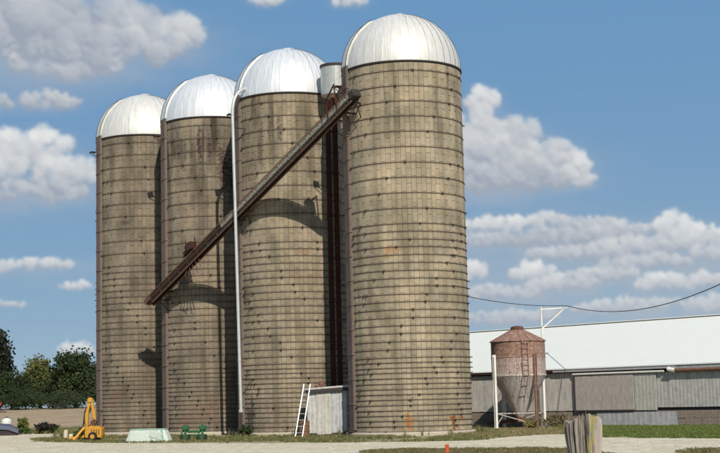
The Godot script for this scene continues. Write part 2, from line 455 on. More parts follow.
func silo_texture(sd: int, base: Vector3, top_stain: float, stains: Array) -> ImageTexture:
	var w := 512
	var h := 768
	var blotch := noise_bytes(sd, 0.012, 5, w, h)
	var fine := noise_bytes(sd + 1, 0.11, 4, w, h)
	var drip := noise_bytes(sd + 2, 0.045, 4, w, h, 1, 24)
	var drip2 := noise_bytes(sd + 3, 0.02, 4, w, h, 1, 6)
	var lut := PackedByteArray()
	for i in 1025:
		lut.append(Color(i / 1024.0, 0, 0).linear_to_srgb().r8)
	var hh := hoop_heights()
	var out := PackedByteArray()
	out.resize(w * h * 3)
	for y in h:
		var hy := (1.0 - (y + 0.5) / h) * H
		var near := 9.0
		for q in hh:
			if abs(q - 0.02 - hy) < abs(near):
				near = hy - q + 0.02
		var band := exp(-pow(near / 0.05, 2.0)) * 0.34
		var topw: float = top_stain * smoothstep(H - 6.5, H - 1.0, hy)
		for x in w:
			var i := y * w + x
			var b := blotch[i] / 255.0
			var f := fine[i] / 255.0
			var d := drip[i] / 255.0
			var d2 := drip2[i] / 255.0
			var v := (0.66 + 0.50 * b) * (0.84 + 0.28 * f) * (0.70 + 0.46 * d)
			v *= 1.0 - band * (0.55 + 0.9 * f)
			var dark: float = clamp((d2 - 0.50) * 4.0, 0.0, 1.0) * clamp((d - 0.3) * 2.2, 0.0, 1.0)
			var runs: float = clamp((0.47 - d) * 7.0, 0.0, 1.0) * clamp((d2 - 0.3) * 3.0, 0.0, 1.0)
			v *= (1.0 - dark * (0.14 + 0.34 * topw)) * (1.0 - runs * (0.17 + 0.45 * topw))
			var pinkish: float = clamp((b - 0.55) * 2.0, 0.0, 1.0)
			out[i * 3] = lut[int(clamp(base.x * v * (1.0 + 0.05 * pinkish), 0.0, 1.0) * 1024.0)]
			out[i * 3 + 1] = lut[int(clamp(base.y * v, 0.0, 1.0) * 1024.0)]
			out[i * 3 + 2] = lut[int(clamp(base.z * v * (1.0 + 0.08 * dark), 0.0, 1.0) * 1024.0)]
	var im := Image.create_from_data(w, h, false, Image.FORMAT_RGB8, out)
	# stains: [bearing in degrees, height, half width m, half height m, colour, strength]
	for s in stains:
		var cx: float = (s[0] / 360.0 + 0.5) * w
		var cy: float = (1.0 - s[1] / H) * h
		var rx: float = s[2] / (TAU * R) * w
		var ry: float = s[3] / H * h
		for y in range(max(0, int(cy - ry * 1.6)), min(h, int(cy + ry * 1.6) + 1)):
			for x in range(max(0, int(cx - rx * 1.6)), min(w, int(cx + rx * 1.6) + 1)):
				var q := pow((x - cx) / rx, 2.0) + pow((y - cy) / ry, 2.0)
				var i := y * w + x
				var k: float = clamp((1.0 - q + (drip[i] - 128) / 70.0 + (fine[i] - 128) / 110.0) * 0.75, 0.0, 1.0) * s[5]
				if k > 0.0:
					var c: Color = im.get_pixel(x, y)
					im.set_pixel(x, y, c.lerp(s[4], k))
	return ImageTexture.create_from_image(im)

func stave(st: SurfaceTool, col: int, y0: float, y1: float, tint: Color) -> void:
	# one concrete stave with chamfered edges, standing on the silo's own wall line
	var da := TAU / STAVES
	var a0 := col * da - PI
	var e := 0.018
	var ea := e / R
	var ri := R - 0.024
	var vs := []
	for q in [[0.0, 0.0, ri], [1.0, 0.0, ri], [1.0, 1.0, ri], [0.0, 1.0, ri], [0.0, 0.0, R], [1.0, 0.0, R], [1.0, 1.0, R], [0.0, 1.0, R]]:
		var out: bool = q[2] == R
		var a: float = a0 + (da * q[0] if not out else (ea if q[0] == 0.0 else da - ea))
		var y: float = (y0 if q[1] == 0.0 else y1) + (0.0 if not out else (e if q[1] == 0.0 else -e))
		vs.append([Vector3(sin(a) * q[2], y, cos(a) * q[2]), Vector2(a / TAU + 0.5, 1.0 - y / H)])
	st.set_color(tint)
	for f in [[4, 5, 6, 7], [0, 1, 5, 4], [1, 2, 6, 5], [2, 3, 7, 6], [3, 0, 4, 7]]:
		for i in [0, 2, 1, 0, 3, 2]:
			var v: Array = vs[f[i]]
			st.set_uv(v[1])
			st.add_vertex(v[0])

func gore_mesh() -> Mesh:
	if C.has("gore"):
		return C.gore
	var st := mb()
	var da := TAU / GORES
	var cols := [[-0.5, 0.018], [-0.44, 0.018], [-0.40, 0.0], [0.0, 0.006], [0.5, 0.0]]
	var rows := []
	var norms := []
	for j in 19:
		var th := deg_to_rad(87.0) * j / 18.0
		var row := []
		for c in cols:
			var a: float = c[0] * da
			var r: float = (R + 0.03) * cos(th) + c[1] * cos(th)
			row.append(Vector3(sin(a) * r, DOME * sin(th) + c[1] * sin(th), cos(a) * r))
		rows.append(row)
		norms.append(Vector2(cos(th) * DOME, sin(th) * R).normalized())
	var lean := [[-0.45, -0.45], [0.35, 0.25], [-0.18, 0.0], [0.0, 0.22]]   # bearing of each strip's two edges, in panel widths
	for j in 18:
		for i in cols.size() - 1:
			for v in [[j, 0], [j + 1, 1], [j, 1], [j, 0], [j + 1, 0], [j + 1, 1]]:
				var a: float = lean[i][v[1]] * da * (1.0 if i != 1 else 4.0)
				var q: Vector2 = norms[v[0]]
				st.set_normal(Vector3(sin(a) * q.x, q.y, cos(a) * q.x))
				st.add_vertex(rows[v[0]][i + v[1]])
	C.gore = st.commit()
	return C.gore

func hoop_mesh() -> Mesh:
	if C.has("hoop"):
		return C.hoop
	var st := mb()
	var rr := 0.017
	var n := 76
	for i in n:
		var a := TAU * i / n
		var b := TAU * (i + 1) / n
		for k in 6:
			var p := []
			for q in [[a, k], [b, k], [b, k + 1], [a, k + 1]]:
				var t: float = TAU * q[1] / 6.0
				var r := R + 0.014 + rr * cos(t)
				p.append(Vector3(sin(q[0]) * r, rr * sin(t), cos(q[0]) * r))
			quad(st, p[0], p[1], p[2], p[3])
	st.generate_normals()
	C.hoop = st.commit()
	return C.hoop

func lug_mesh() -> Mesh:
	if C.has("lug"):
		return C.lug
	var st := mb()
	box(st, Transform3D(Basis(), Vector3(0, 0, R + 0.045)), Vector3(0.13, 0.06, 0.05), 0.012)
	box(st, Transform3D(Basis(), Vector3(0.03, 0.0, R + 0.1)), Vector3(0.05, 0.085, 0.035), 0.01)
	st.generate_normals()
	C.lug = st.commit()
	return C.lug

func silo(label: String, at: Vector3, facing: float, sd: int, base: Vector3, dull: bool, top_stain: float, stains: Array, lug_turn: float, lug0: float, chute_mat: String) -> Node3D:
	var s := thing("stave_silo", label, "silo", at, 0.0, "row of concrete stave silos")
	rng.seed = sd
	var m := StandardMaterial3D.new()
	m.resource_name = "staves"
	m.albedo_texture = silo_texture(sd, base, top_stain, stains)
	m.roughness = 0.95
	m.metallic_specular = 0.2
	m.vertex_color_use_as_albedo = true
	# wall behind the staves, then the staves
	var st := mb()
	lathe(st, [Vector2(R - 0.12, 0.0), Vector2(R - 0.02, 0.0), Vector2(R - 0.02, H), Vector2(R - 0.12, H)], 76, true)
	var wall := obj(st, "wall", M.core, s)
	var list := []
	for col in STAVES:
		var y := -ST_H * (0.5 if col % 2 else 0.0)
		while y < H - 0.01:
			var y0: float = max(y, 0.0)
			var y1: float = min(y + ST_H, H)
			var a := (col + 0.5) * TAU / STAVES - PI
			list.append([cos(a - facing) - 0.012 * y0, col, y0, y1])
			y += ST_H
	list.sort_custom(func(p, q): return p[0] > q[0])
	var rest := mb()
	for i in list.size():
		var q: Array = list[i]
		var g := rng.randf_range(0.84, 1.06)
		var warm := rng.randf_range(-0.03, 0.03)
		var tint := Color(g * (1.0 + warm), g, g * (1.0 - warm))
		if i < 300:
			var one := mb()
			stave(one, q[1], q[2], q[3], tint)
			obj(one, "stave", m, wall)
		else:
			stave(rest, q[1], q[2], q[3], tint)
	var ro := obj(rest, "staves", m, wall)
	struct(ro, "stuff")
	# footing
	st = mb()
	lathe(st, [Vector2(R - 0.05, -0.1), Vector2(R + 0.22, -0.1), Vector2(R + 0.22, 0.13), Vector2(R + 0.19, 0.17), Vector2(R - 0.05, 0.19)], 48, true)
	obj(st, "footing", M.footing, s)
	# hoops with their tensioning lugs
	var k := 0
	for h in hoop_heights():
		var hp := obj(hoop_mesh(), "hoop", M.hoop, s)
		hp.position.y = h
		hp.rotation = Vector3(rng.randfn() * 0.0022, rng.randf() * 0.08, rng.randfn() * 0.0022)
		var at_deg := []
		var diag: float = lug0 + lug_turn * h
		for j in 6:
			at_deg.append(diag + 60.0 * j + (5.0 if k % 2 else 0.0) + rng.randf_range(-1.0, 1.0))
		if k % 2 == 0:
			at_deg.append(-41.0 + rng.randf_range(-1.5, 1.5))
		else:
			at_deg.append(46.5 + rng.randf_range(-1.5, 1.5))
		for j in at_deg.size():
			if rng.randf() < (0.22 if j < 6 else 0.5):
				continue
			var d := fposmod(at_deg[j] - rad_to_deg(facing) + 180.0, 360.0) - 180.0
			if abs(d) > 100.0:
				continue
			var lg := obj(lug_mesh(), "lug", M.lug, hp)
			lg.rotation.y = deg_to_rad(at_deg[j]) - hp.rotation.y
		k += 1
	# dome roof
	var dm: Material = M.dome_dull if dull else M.dome_bright
	st = mb()
	lathe(st, [Vector2(R - 0.1, H - 0.02), Vector2(R + 0.06, H + 0.02), Vector2(R + 0.06, H + 0.09), Vector2(R - 0.1, H + 0.09)], 64, true)
	var dome := obj(st, "dome_roof", M.steel_dark, s)
	for i in GORES:
		var g := obj(gore_mesh(), "roof_panel", dm, dome)
		g.position.y = H + 0.085
		g.rotation.y = TAU * (i + 0.5) / GORES + facing
		g.scale = Vector3.ONE * (1.0 + rng.randf_range(-0.0012, 0.0012))
	st = mb()
	lathe(st, [Vector2(0.42, H + DOME + 0.04), Vector2(0.44, H + DOME + 0.11), Vector2(0.28, H + DOME + 0.17), Vector2(0.06, H + DOME + 0.22)], 20, true)
	obj(st, "roof_cap", dm, dome)
	# raised hatch that runs up the dome above the chute
	var ca := facing - deg_to_rad(69.0)
	st = mb()
	var wid := 0.115
	var prev := []
	for j in 11:
		var th := deg_to_rad(-1.0 + 60.0 * j / 10.0)
		var lift := 0.11 if j < 10 else 0.02
		var ring := []
		for q in [[-wid, 0.0], [wid, 0.0], [wid, lift], [-wid, lift]]:
			var r: float = (R + q[1]) * cos(th)
			var aa: float = q[0] / max(cos(th), 0.45)
			ring.append(Vector3(sin(ca + aa) * r, H + 0.1 + (DOME + q[1]) * sin(th), cos(ca + aa) * r))
		if prev:
			for i in 4:
				var n := (i + 1) % 4
				quad(st, prev[i], prev[n], ring[n], ring[i])
		else:
			quad(st, ring[0], ring[3], ring[2], ring[1])
		prev = ring
	quad(st, prev[0], prev[1], prev[2], prev[3])
	obj(st, "hatch", dm, dome)
	for sg in [-1.0, 1.0]:
		st = mb()
		var pts := []
		for j in 9:
			var th := deg_to_rad(57.0 * j / 8.0)
			var aa: float = sg * wid / max(cos(th), 0.45)
			pts.append(Vector3(sin(ca + aa) * (R + 0.12) * cos(th), H + 0.1 + (DOME + 0.12) * sin(th), cos(ca + aa) * (R + 0.12) * cos(th)))
		tube(st, pts, 0.018, 5)
		obj(st, "hatch_rail", M.steel_dark, dome)
	# unloading chute: half round column of short rings on the left flank
	var seg := 1.22
	var hy := 0.3
	var first: MeshInstance3D = null
	var cb := Basis(Vector3.UP, ca)
	if not C.has("chute"):
		var cs := mb()
		var rings := []
		for q in [[0.0, 0.0], [0.01, 0.025], [0.07, 0.025], [0.08, 0.0], [seg - 0.015, 0.0]]:
			var w: float = 0.44 + q[1]
			var o: float = 0.09 + q[1]
			var ring := []
			for v in [[-w, -0.5], [w, -0.5], [w, o - 0.07], [w - 0.09, o], [-w + 0.09, o], [-w, o - 0.07]]:
				ring.append(Vector3(v[0], q[0], R + v[1]))
			ring.reverse()
			rings.append(ring)
		loft(cs, rings, true)
		cs.generate_normals()
		C.chute = cs.commit()
	st = mb()
	box(st, Transform3D(cb, cb * Vector3(0, hy - 0.05, R + 0.1)), Vector3(0.8, 0.1, 0.5), 0.02)
	first = obj(st, "chute", M.steel_dark, s)
	while hy < H - 0.3:
		var q := obj(C.chute, "chute_ring", M[chute_mat], first)
		q.position.y = hy
		q.rotation.y = ca
		hy += seg
	# small landing with a bracket below the eave
	st = mb()
	box(st, Transform3D(cb, cb * Vector3(0.0, H - 0.75, R + 0.42)), Vector3(0.4, 0.05, 0.36), 0.01)
	for x in [-0.16, 0.16]:
		beam(st, cb * Vector3(x, H - 0.78, R + 0.58), cb * Vector3(x, H - 1.1, R + 0.1), 0.035, 0.035)
	obj(st, "landing", M.steel_dark, s)
	return s

# ------------------------------------------------------------------ conveyor, pipe, elevator, shed
func conveyor() -> void:
	var a := Vector3(-12.35, 7.67, -81.55)
	var b := Vector3(-0.04, 16.74, -67.72)
	var t := thing("inclined_conveyor", "long rusty inclined conveyor with flaking paint, slung across three silos", "conveyor", a)
	var l := (b - a).length()
	var x := (b - a).normalized()
	var z := x.cross(Vector3.UP).normalized()       # away from the silos
	if z.z < 0.0:
		z = -z
	var y := z.cross(x).normalized()
	var B := Basis(x, y, z)
	var n := 10
	var seg := l / n
	rng.seed = 31
	for i in n:
		var st := mb()
		# open trough: floor and two sides with rolled lips
		var c := (i + 0.5) * seg
		box(st, Transform3D(B, B * Vector3(c, -0.02, 0)), Vector3(seg - 0.012, 0.03, 0.40))
		for s in [-1.0, 1.0]:
			box(st, Transform3D(B, B * Vector3(c, 0.08, s * 0.215)), Vector3(seg - 0.012, 0.22, 0.025))
			box(st, Transform3D(B, B * Vector3(c, 0.205, s * 0.225)), Vector3(seg - 0.012, 0.03, 0.07), 0.008)
		obj(st, "trough_section", M.flake if i >= 4 else M.rust_pale, t)
	# cover boards and belt
	var st := mb()
	box(st, Transform3D(B, B * Vector3(l * 0.5, 0.06, 0)), Vector3(l - 0.4, 0.025, 0.34))
	obj(st, "belt", M.rubber, t)
	for s in [-1.0, 1.0]:
		st = mb()
		beam(st, B * Vector3(0.1, 0.31, s * 0.20), B * Vector3(l - 0.1, 0.31, s * 0.20), 0.045, 0.045)
		for i in 24:
			beam(st, B * Vector3(l * (i + 0.5) / 24.0, 0.20, s * 0.21), B * Vector3(l * (i + 0.5) / 24.0, 0.30, s * 0.20), 0.03, 0.03)
		obj(st, "top_rail", M.rust, t)
		st = mb()
		beam(st, B * Vector3(0.5, -0.24, s * 0.18), B * Vector3(l - 0.3, -0.24, s * 0.18), 0.05, 0.05)
		obj(st, "bottom_chord", M.rust, t)
	for i in n:
		for sd in [-1.0, 1.0]:
			st = mb()
			box(st, Transform3D(B, B * Vector3((i + 0.5) * seg, -0.125, sd * 0.17)), Vector3(seg - 0.02, 0.17, 0.02))
			obj(st, "skirt_panel", M.steel_dark if i >= 3 else M.rust_pale, t)
	for i in 20:
		st = mb()
		var p := l * (i + 0.5) / 20.0
		for sd in [-1.0, 1.0]:
			beam(st, B * Vector3(p, -0.23, sd * 0.19), B * Vector3(p, 0.19, sd * 0.235), 0.04, 0.02)
		obj(st, "rib", M.steel_dark, t)
	# drive unit part way up
	st = mb()
	var c := 5.0
	box(st, Transform3D(B, B * Vector3(c, 0.72, 0.0)), Vector3(0.62, 0.5, 0.44), 0.05)
	tube(st, [B * Vector3(c - 0.55, 0.62, 0.05), B * Vector3(c - 0.2, 0.62, 0.05)], 0.17, 12)
	beam(st, B * Vector3(c - 0.25, 0.4, 0.18), B * Vector3(c - 0.15, 1.25, 0.1), 0.06, 0.06)
	beam(st, B * Vector3(c + 0.25, 0.4, -0.18), B * Vector3(c + 0.45, 1.15, -0.1), 0.06, 0.06)
	beam(st, B * Vector3(c - 0.9, 0.62, 0.0), B * Vector3(c - 0.2, 0.5, 0.0), 0.06, 0.06)
	var mo := obj(st, "drive_motor", M.rust_red, t)
	st = mb()
	tube(st, [B * Vector3(c + 0.1, 0.62, 0.23), B * Vector3(c + 0.1, 0.62, 0.30)], 0.16, 14)
	obj(st, "pulley", M.steel_dark, mo)
	# tail pulley, head box and hopper
	st = mb()
	tube(st, [B * Vector3(-0.02, 0.06, -0.27), B * Vector3(-0.02, 0.06, 0.27)], 0.15, 12)
	obj(st, "tail_pulley", M.rust_dark, t)
	st = mb()
	for s in [-1.0, 1.0]:
		box(st, Transform3D(B, B * Vector3(0.15, 0.10, s * 0.26)), Vector3(0.6, 0.30, 0.03), 0.01)
	obj(st, "tail_plate", M.rust_dark, t)
	st = mb()
	box(st, Transform3D(B, B * Vector3(l - 0.12, 0.04, 0)), Vector3(0.42, 0.42, 0.50), 0.03)
	obj(st, "head_box", M.steel_dark, t)
	st = mb()
	# rusty head frame beside the elevator
	for q in [[l - 2.1, 0.9], [l - 1.3, 1.25]]:
		for s in [-1.0, 1.0]:
			beam(st, B * Vector3(q[0], 0.0, s * 0.25), B * Vector3(q[0] + 0.35, q[1], s * 0.25), 0.07, 0.07)
	beam(st, B * Vector3(l - 1.8, 0.88, 0.25), B * Vector3(l - 0.9, 1.24, 0.25), 0.07, 0.07)
	beam(st, B * Vector3(l - 1.8, 0.88, -0.25), B * Vector3(l - 0.9, 1.24, -0.25), 0.07, 0.07)
	obj(st, "head_frame", M.rust_red, t)
	st = mb()
	box(st, Transform3D(B, B * Vector3(l - 1.7, 0.62, -0.05)), Vector3(0.5, 0.55, 0.40), 0.05)
	obj(st, "gearbox", M.rust_red, t)
	# brackets that hang it from the silo walls
	for q in [[Vector3(-8.79, 0, -83.17), 0], [Vector3(-3.81, 0, -77.22), 1], [Vector3(2.32, 0, -70.7), 2]]:
		var along: float = (q[0] - Vector3(a.x, 0, a.z)).dot(Vector3(x.x, 0, x.z).normalized()) / Vector2(x.x, x.z).length()
		var foot: Vector3 = q[0] - a
		var face := Vector3(-0.747, 0, 0.665)
		for off in [-0.5, 0.5]:
			st = mb()
			var d: float = clamp(along + off, 0.3, l - 0.25)
			var p := B * Vector3(d, -0.25, -0.05)
			var wall_at := Vector3(foot.x, p.y, foot.z) + face.rotated(Vector3.UP, off * 0.12) * (R - 0.02)
			wall_at.y = p.y
			var wp := wall_at
			beam(st, p, wp, 0.07, 0.07)
			beam(st, p, wp + Vector3(0, -0.7, 0), 0.05, 0.05)
			beam(st, p + Vector3(0, 0.35, 0), wp + Vector3(0, 0.5, 0), 0.05, 0.05)
			obj(st, "wall_bracket", M.steel_dark, t)
	# loose chain and wire hanging from the underside
	st = mb()
	for i in 5:
		var d := 4.2 + i * 0.33
		var p := B * Vector3(d, -0.32, 0.1)
		tube(st, [p, p + Vector3(0.05 * i - 0.1, -0.3 - 0.12 * (i % 3), 0.02), p + Vector3(0.12, -0.5 - 0.2 * (i % 2), 0.05)], 0.022, 5)
	obj(st, "hanging_chain", M.rust_dark, t)

func filling_pipe() -> void:
	var c := Vector3(-3.81, 0, -77.22)
	var n2 := Vector3(-0.747, 0, 0.665)
	var p0 := Vector3(-6.50, 1.39, -74.40)
	var p1 := Vector3(-6.78, 17.35, -74.72)
	var t := thing("filling_pipe", "tall thin white filling pipe bent over at the top of the third silo", "pipe", Vector3(p0.x, 0, p0.z))
	var o := Vector3(p0.x, 0, p0.z)
	for i in 6:
		var st := mb()
		var a := p0.lerp(p1, i / 6.0) - o
		var b := p0.lerp(p1, (i + 1) / 6.0) - o
		tube(st, [a, b], 0.085, 14)
		tube(st, [b - (b - a).normalized() * 0.06, b], 0.10, 14)
		obj(st, "pipe_length", M.pipe, t)
	# gooseneck into the dome
	var st := mb()
	var pts := []
	var goal := c + n2 * 2.2 + Vector3(0, 18.9, 0)
	for i in 11:
		var u := i / 10.0
		var top := p1 + Vector3(0, 1.75, 0)
		var q := p1.lerp(top, u).lerp(top.lerp(goal, u), u)
		pts.append(q - o)
	tube(st, pts, 0.09, 14)
	obj(st, "gooseneck", M.pipe, t)
	st = mb()
	for h in [3.0, 7.0, 12.5, 16.6]:
		var p := p0.lerp(p1, (h - p0.y) / (p1.y - p0.y))
		var w := c + (Vector3(p.x, 0, p.z) - c).normalized() * (R - 0.02)
		w.y = h
		if h != 7.0:
			beam(st, p - o + (w - p).normalized() * 0.08, w - o, 0.05, 0.05)
	obj(st, "clamp", M.steel_dark, t)
	st = mb()
	tube(st, [p0 - o + Vector3(0, 0.03, 0), p0 - o - Vector3(0, 0.12, 0)], 0.12, 14)
	obj(st, "inlet_collar", M.pipe, t)

func elevator() -> void:
	var at := Vector3(-1.36, 0, -74.0)
	var t := thing("bucket_elevator", "dark red vertical elevator leg with pale round head between two silos", "elevator", at)
	var h := 0.0
	while h < 17.8:
		var st := mb()
		var l: float = min(2.3, 17.9 - h)
		for x in [-0.22, 0.14]:
			box(st, Transform3D(Basis(), Vector3(x, h + l * 0.5, 0)), Vector3(0.27, l - 0.02, 0.30), 0.01)
			box(st, Transform3D(Basis(), Vector3(x, h + 0.04, 0)), Vector3(0.34, 0.07, 0.37), 0.01)
			box(st, Transform3D(Basis(), Vector3(x, h + l * 0.5, 0)), Vector3(0.32, 0.05, 0.35), 0.01)
		obj(st, "leg_casing", M.rust_red, t)
		h += 2.3
	var st := mb()
	var cy := Vector3(0.22, 0, 0.0)
	lathe(st, [Vector2(0.35, 17.75), Vector2(0.78, 18.05), Vector2(0.80, 19.62), Vector2(0.74, 19.66), Vector2(0.72, 18.2)], 28, false, cy)
	lathe(st, [Vector2(0.76, 19.5), Vector2(0.05, 19.6)], 28, false, cy)
	var hd := obj(st, "head_drum", M.galv, t)
	st = mb()
	lathe(st, [Vector2(0.785, 19.58), Vector2(0.84, 19.58), Vector2(0.84, 19.70), Vector2(0.785, 19.70)], 28, true, cy)
	obj(st, "drum_rim", M.steel_dark, hd)
	st = mb()
	box(st, Transform3D(Basis(Vector3.BACK, 0.7), Vector3(0.42, 17.45, 0.6)), Vector3(0.3, 1.3, 0.3), 0.02)
	obj(st, "spout", M.rust_dark, t)
	st = mb()
	# ties to both silo walls
	for y in [6.0, 11.5, 16.6]:
		beam(st, Vector3(0.1, y, 0), Vector3(1.34, y, 1.39), 0.06, 0.06)
		beam(st, Vector3(-0.2, y, 0), Vector3(-0.42, y, -0.98), 0.06, 0.06)
	obj(st, "wall_tie", M.steel_dark, t)

func corrugated(st: SurfaceTool, o: Vector3, ax: Vector3, n: Vector3, w: float, h: float, pitch := 0.1, depth := 0.018, thick := 0.012) -> void:
	# a ribbed sheet standing on o, running along ax, ribs proud along n
	var k := int(max(2, round(w / pitch)))
	var fr := []
	for i in k + 1:
		var u := w * i / k
		var d := depth if i % 2 else 0.0
		fr.append(o + ax * u + n * d)
	var up := Vector3(0, h, 0)
	for i in k:
		quad(st, fr[i], fr[i + 1], fr[i + 1] + up, fr[i] + up)
		quad(st, fr[i + 1] - n * thick, fr[i] - n * thick, fr[i] - n * thick + up, fr[i + 1] - n * thick + up)
		quad(st, fr[i] + up, fr[i + 1] + up, fr[i + 1] - n * thick + up, fr[i] - n * thick + up)
		quad(st, fr[i] - n * thick, fr[i + 1] - n * thick, fr[i + 1], fr[i])
	quad(st, fr[0] - n * thick, fr[0], fr[0] + up, fr[0] - n * thick + up)
	quad(st, fr[k], fr[k] - n * thick, fr[k] - n * thick + up, fr[k] + up)

func shed() -> void:
	var at := Vector3(-1.86, 0, -72.2)
	var t := thing("metal_shed", "small lean-to shed of pale metal sheets between two silos", "shed", at)
	var X := Vector3.RIGHT
	var Z := Vector3.BACK
	var w := 1.96
	# frame
	var st := mb()
	for x in [-0.97, 0.95]:
		for z in [-0.78, 0.78]:
			box(st, Transform3D(Basis(), Vector3(x, 1.16, z)), Vector3(0.09, 2.32, 0.09), 0.01)
	box(st, Transform3D(Basis(), Vector3(0, 2.26, 0.78)), Vector3(1.85, 0.1, 0.08), 0.01)
	obj(st, "frame", M.dark_wood, t)
	# front sheets
	var xs := [[-1.01, 0.46, "sheet_grey", 0.12, 2.16], [-0.545, 0.36, "sheet_pale", 0.08, 2.2], [-0.18, 0.37, "sheet_pale", 0.10, 2.18], [0.195, 0.40, "sheet_blue", 0.14, 2.14], [0.60, 0.40, "sheet_blue", 0.16, 2.12]]
	for q in xs:
		st = mb()
		var pale: bool = q[2] == "sheet_pale"
		corrugated(st, Vector3(q[0], q[3], 0.83 + (0.03 if pale else 0.0)), X, Z, q[1], q[4] - 0.02, 0.09, 0.02)
		obj(st, "door" if pale and q[0] > -0.3 else "wall_sheet", M[q[2]], t)
	st = mb()
	corrugated(st, Vector3(-1.02, 0.1, -0.82), Z, -X, 1.66, 2.2, 0.1, 0.02)
	obj(st, "wall_sheet", M.sheet_grey, t)
	st = mb()
	corrugated(st, Vector3(1.0, 0.1, 0.82), -Z, X, 1.66, 2.2, 0.1, 0.02)
	obj(st, "wall_sheet", M.sheet_blue, t)
	st = mb()
	corrugated(st, Vector3(1.0, 0.1, -0.84), -X, -Z, 2.0, 2.2, 0.1, 0.02)
	obj(st, "wall_sheet", M.sheet_grey, t)
	# roof slab with a dark edge
	st = mb()
	box(st, Transform3D(Basis(Vector3.BACK, 0.055), Vector3(0.0, 2.42, 0.05)), Vector3(2.28, 0.10, 1.98), 0.015)
	var rf := obj(st, "roof", M.sheet_pale, t)
	st = mb()
	box(st, Transform3D(Basis(Vector3.BACK, 0.055), Vector3(0.0, 2.30, 0.99)), Vector3(2.22, 0.15, 0.05), 0.01)
	obj(st, "fascia", M.dark_wood, rf)
	st = mb()
	box(st, Transform3D(Basis(), Vector3(-0.02, 0.06, 0)), Vector3(2.06, 0.22, 1.72), 0.03)
	obj(st, "sill", M.dark_wood, t)
	# rusty scrap lying on the roof
	var sc := thing("roof_scrap", "small heap of rusty orange scrap on the shed roof", "scrap", at + Vector3(-0.35, 2.455, 0.5))
	st = mb()
	box(st, Transform3D(Basis(Vector3(0.1, 1, 0.2).normalized(), 0.4), Vector3(0, 0.06, 0)), Vector3(0.5, 0.10, 0.3), 0.02)
	obj(st, "plate", M.rust, sc)
	st = mb()
	lathe(st, [Vector2(0.14, 0.1), Vector2(0.16, 0.13), Vector2(0.13, 0.30), Vector2(0.05, 0.32)], 12, true, Vector3(0.05, 0, 0.02))
	obj(st, "can", M.rust, sc)

func ladder() -> void:
	var a := Vector3(-3.28, 0, -69.95)
	var b := Vector3(-2.86, 2.62, -71.12)
	var t := thing("ladder", "white aluminium ladder leaning on the small metal shed", "ladder", a)
	var d := b - a
	var side := Vector3(0.93, 0, 0.33).normalized() * 0.19
	for s in [-1.0, 1.0]:
		var st := mb()
		beam(st, side * s, d + side * s * 0.9, 0.045, 0.085, 0.006)
		obj(st, "rail", M.pipe, t)
	for i in 8:
		var st := mb()
		var p := d * ((i + 0.7) / 8.4)
		tube(st, [p - side, p + side], 0.018, 8)
		obj(st, "rung", M.pipe, t)
	var k := thing("oil_barrel", "rusty brown barrel beside the foot of the leaning ladder", "barrel", Vector3(-3.06, 0, -71.3))
	var st := mb()
	lathe(st, [Vector2(0.27, 0.0), Vector2(0.285, 0.02), Vector2(0.27, 0.04), Vector2(0.27, 0.26), Vector2(0.29, 0.28), Vector2(0.27, 0.30), Vector2(0.27, 0.52), Vector2(0.29, 0.54), Vector2(0.27, 0.56), Vector2(0.27, 0.76), Vector2(0.285, 0.79), Vector2(0.25, 0.79), Vector2(0.25, 0.77)], 22)
	obj(st, "drum", M.rust, k)
	st = mb()
	lathe(st, [Vector2(0.24, 0.765), Vector2(0.24, 0.782)], 22)
	obj(st, "lid", M.rust_dark, k)

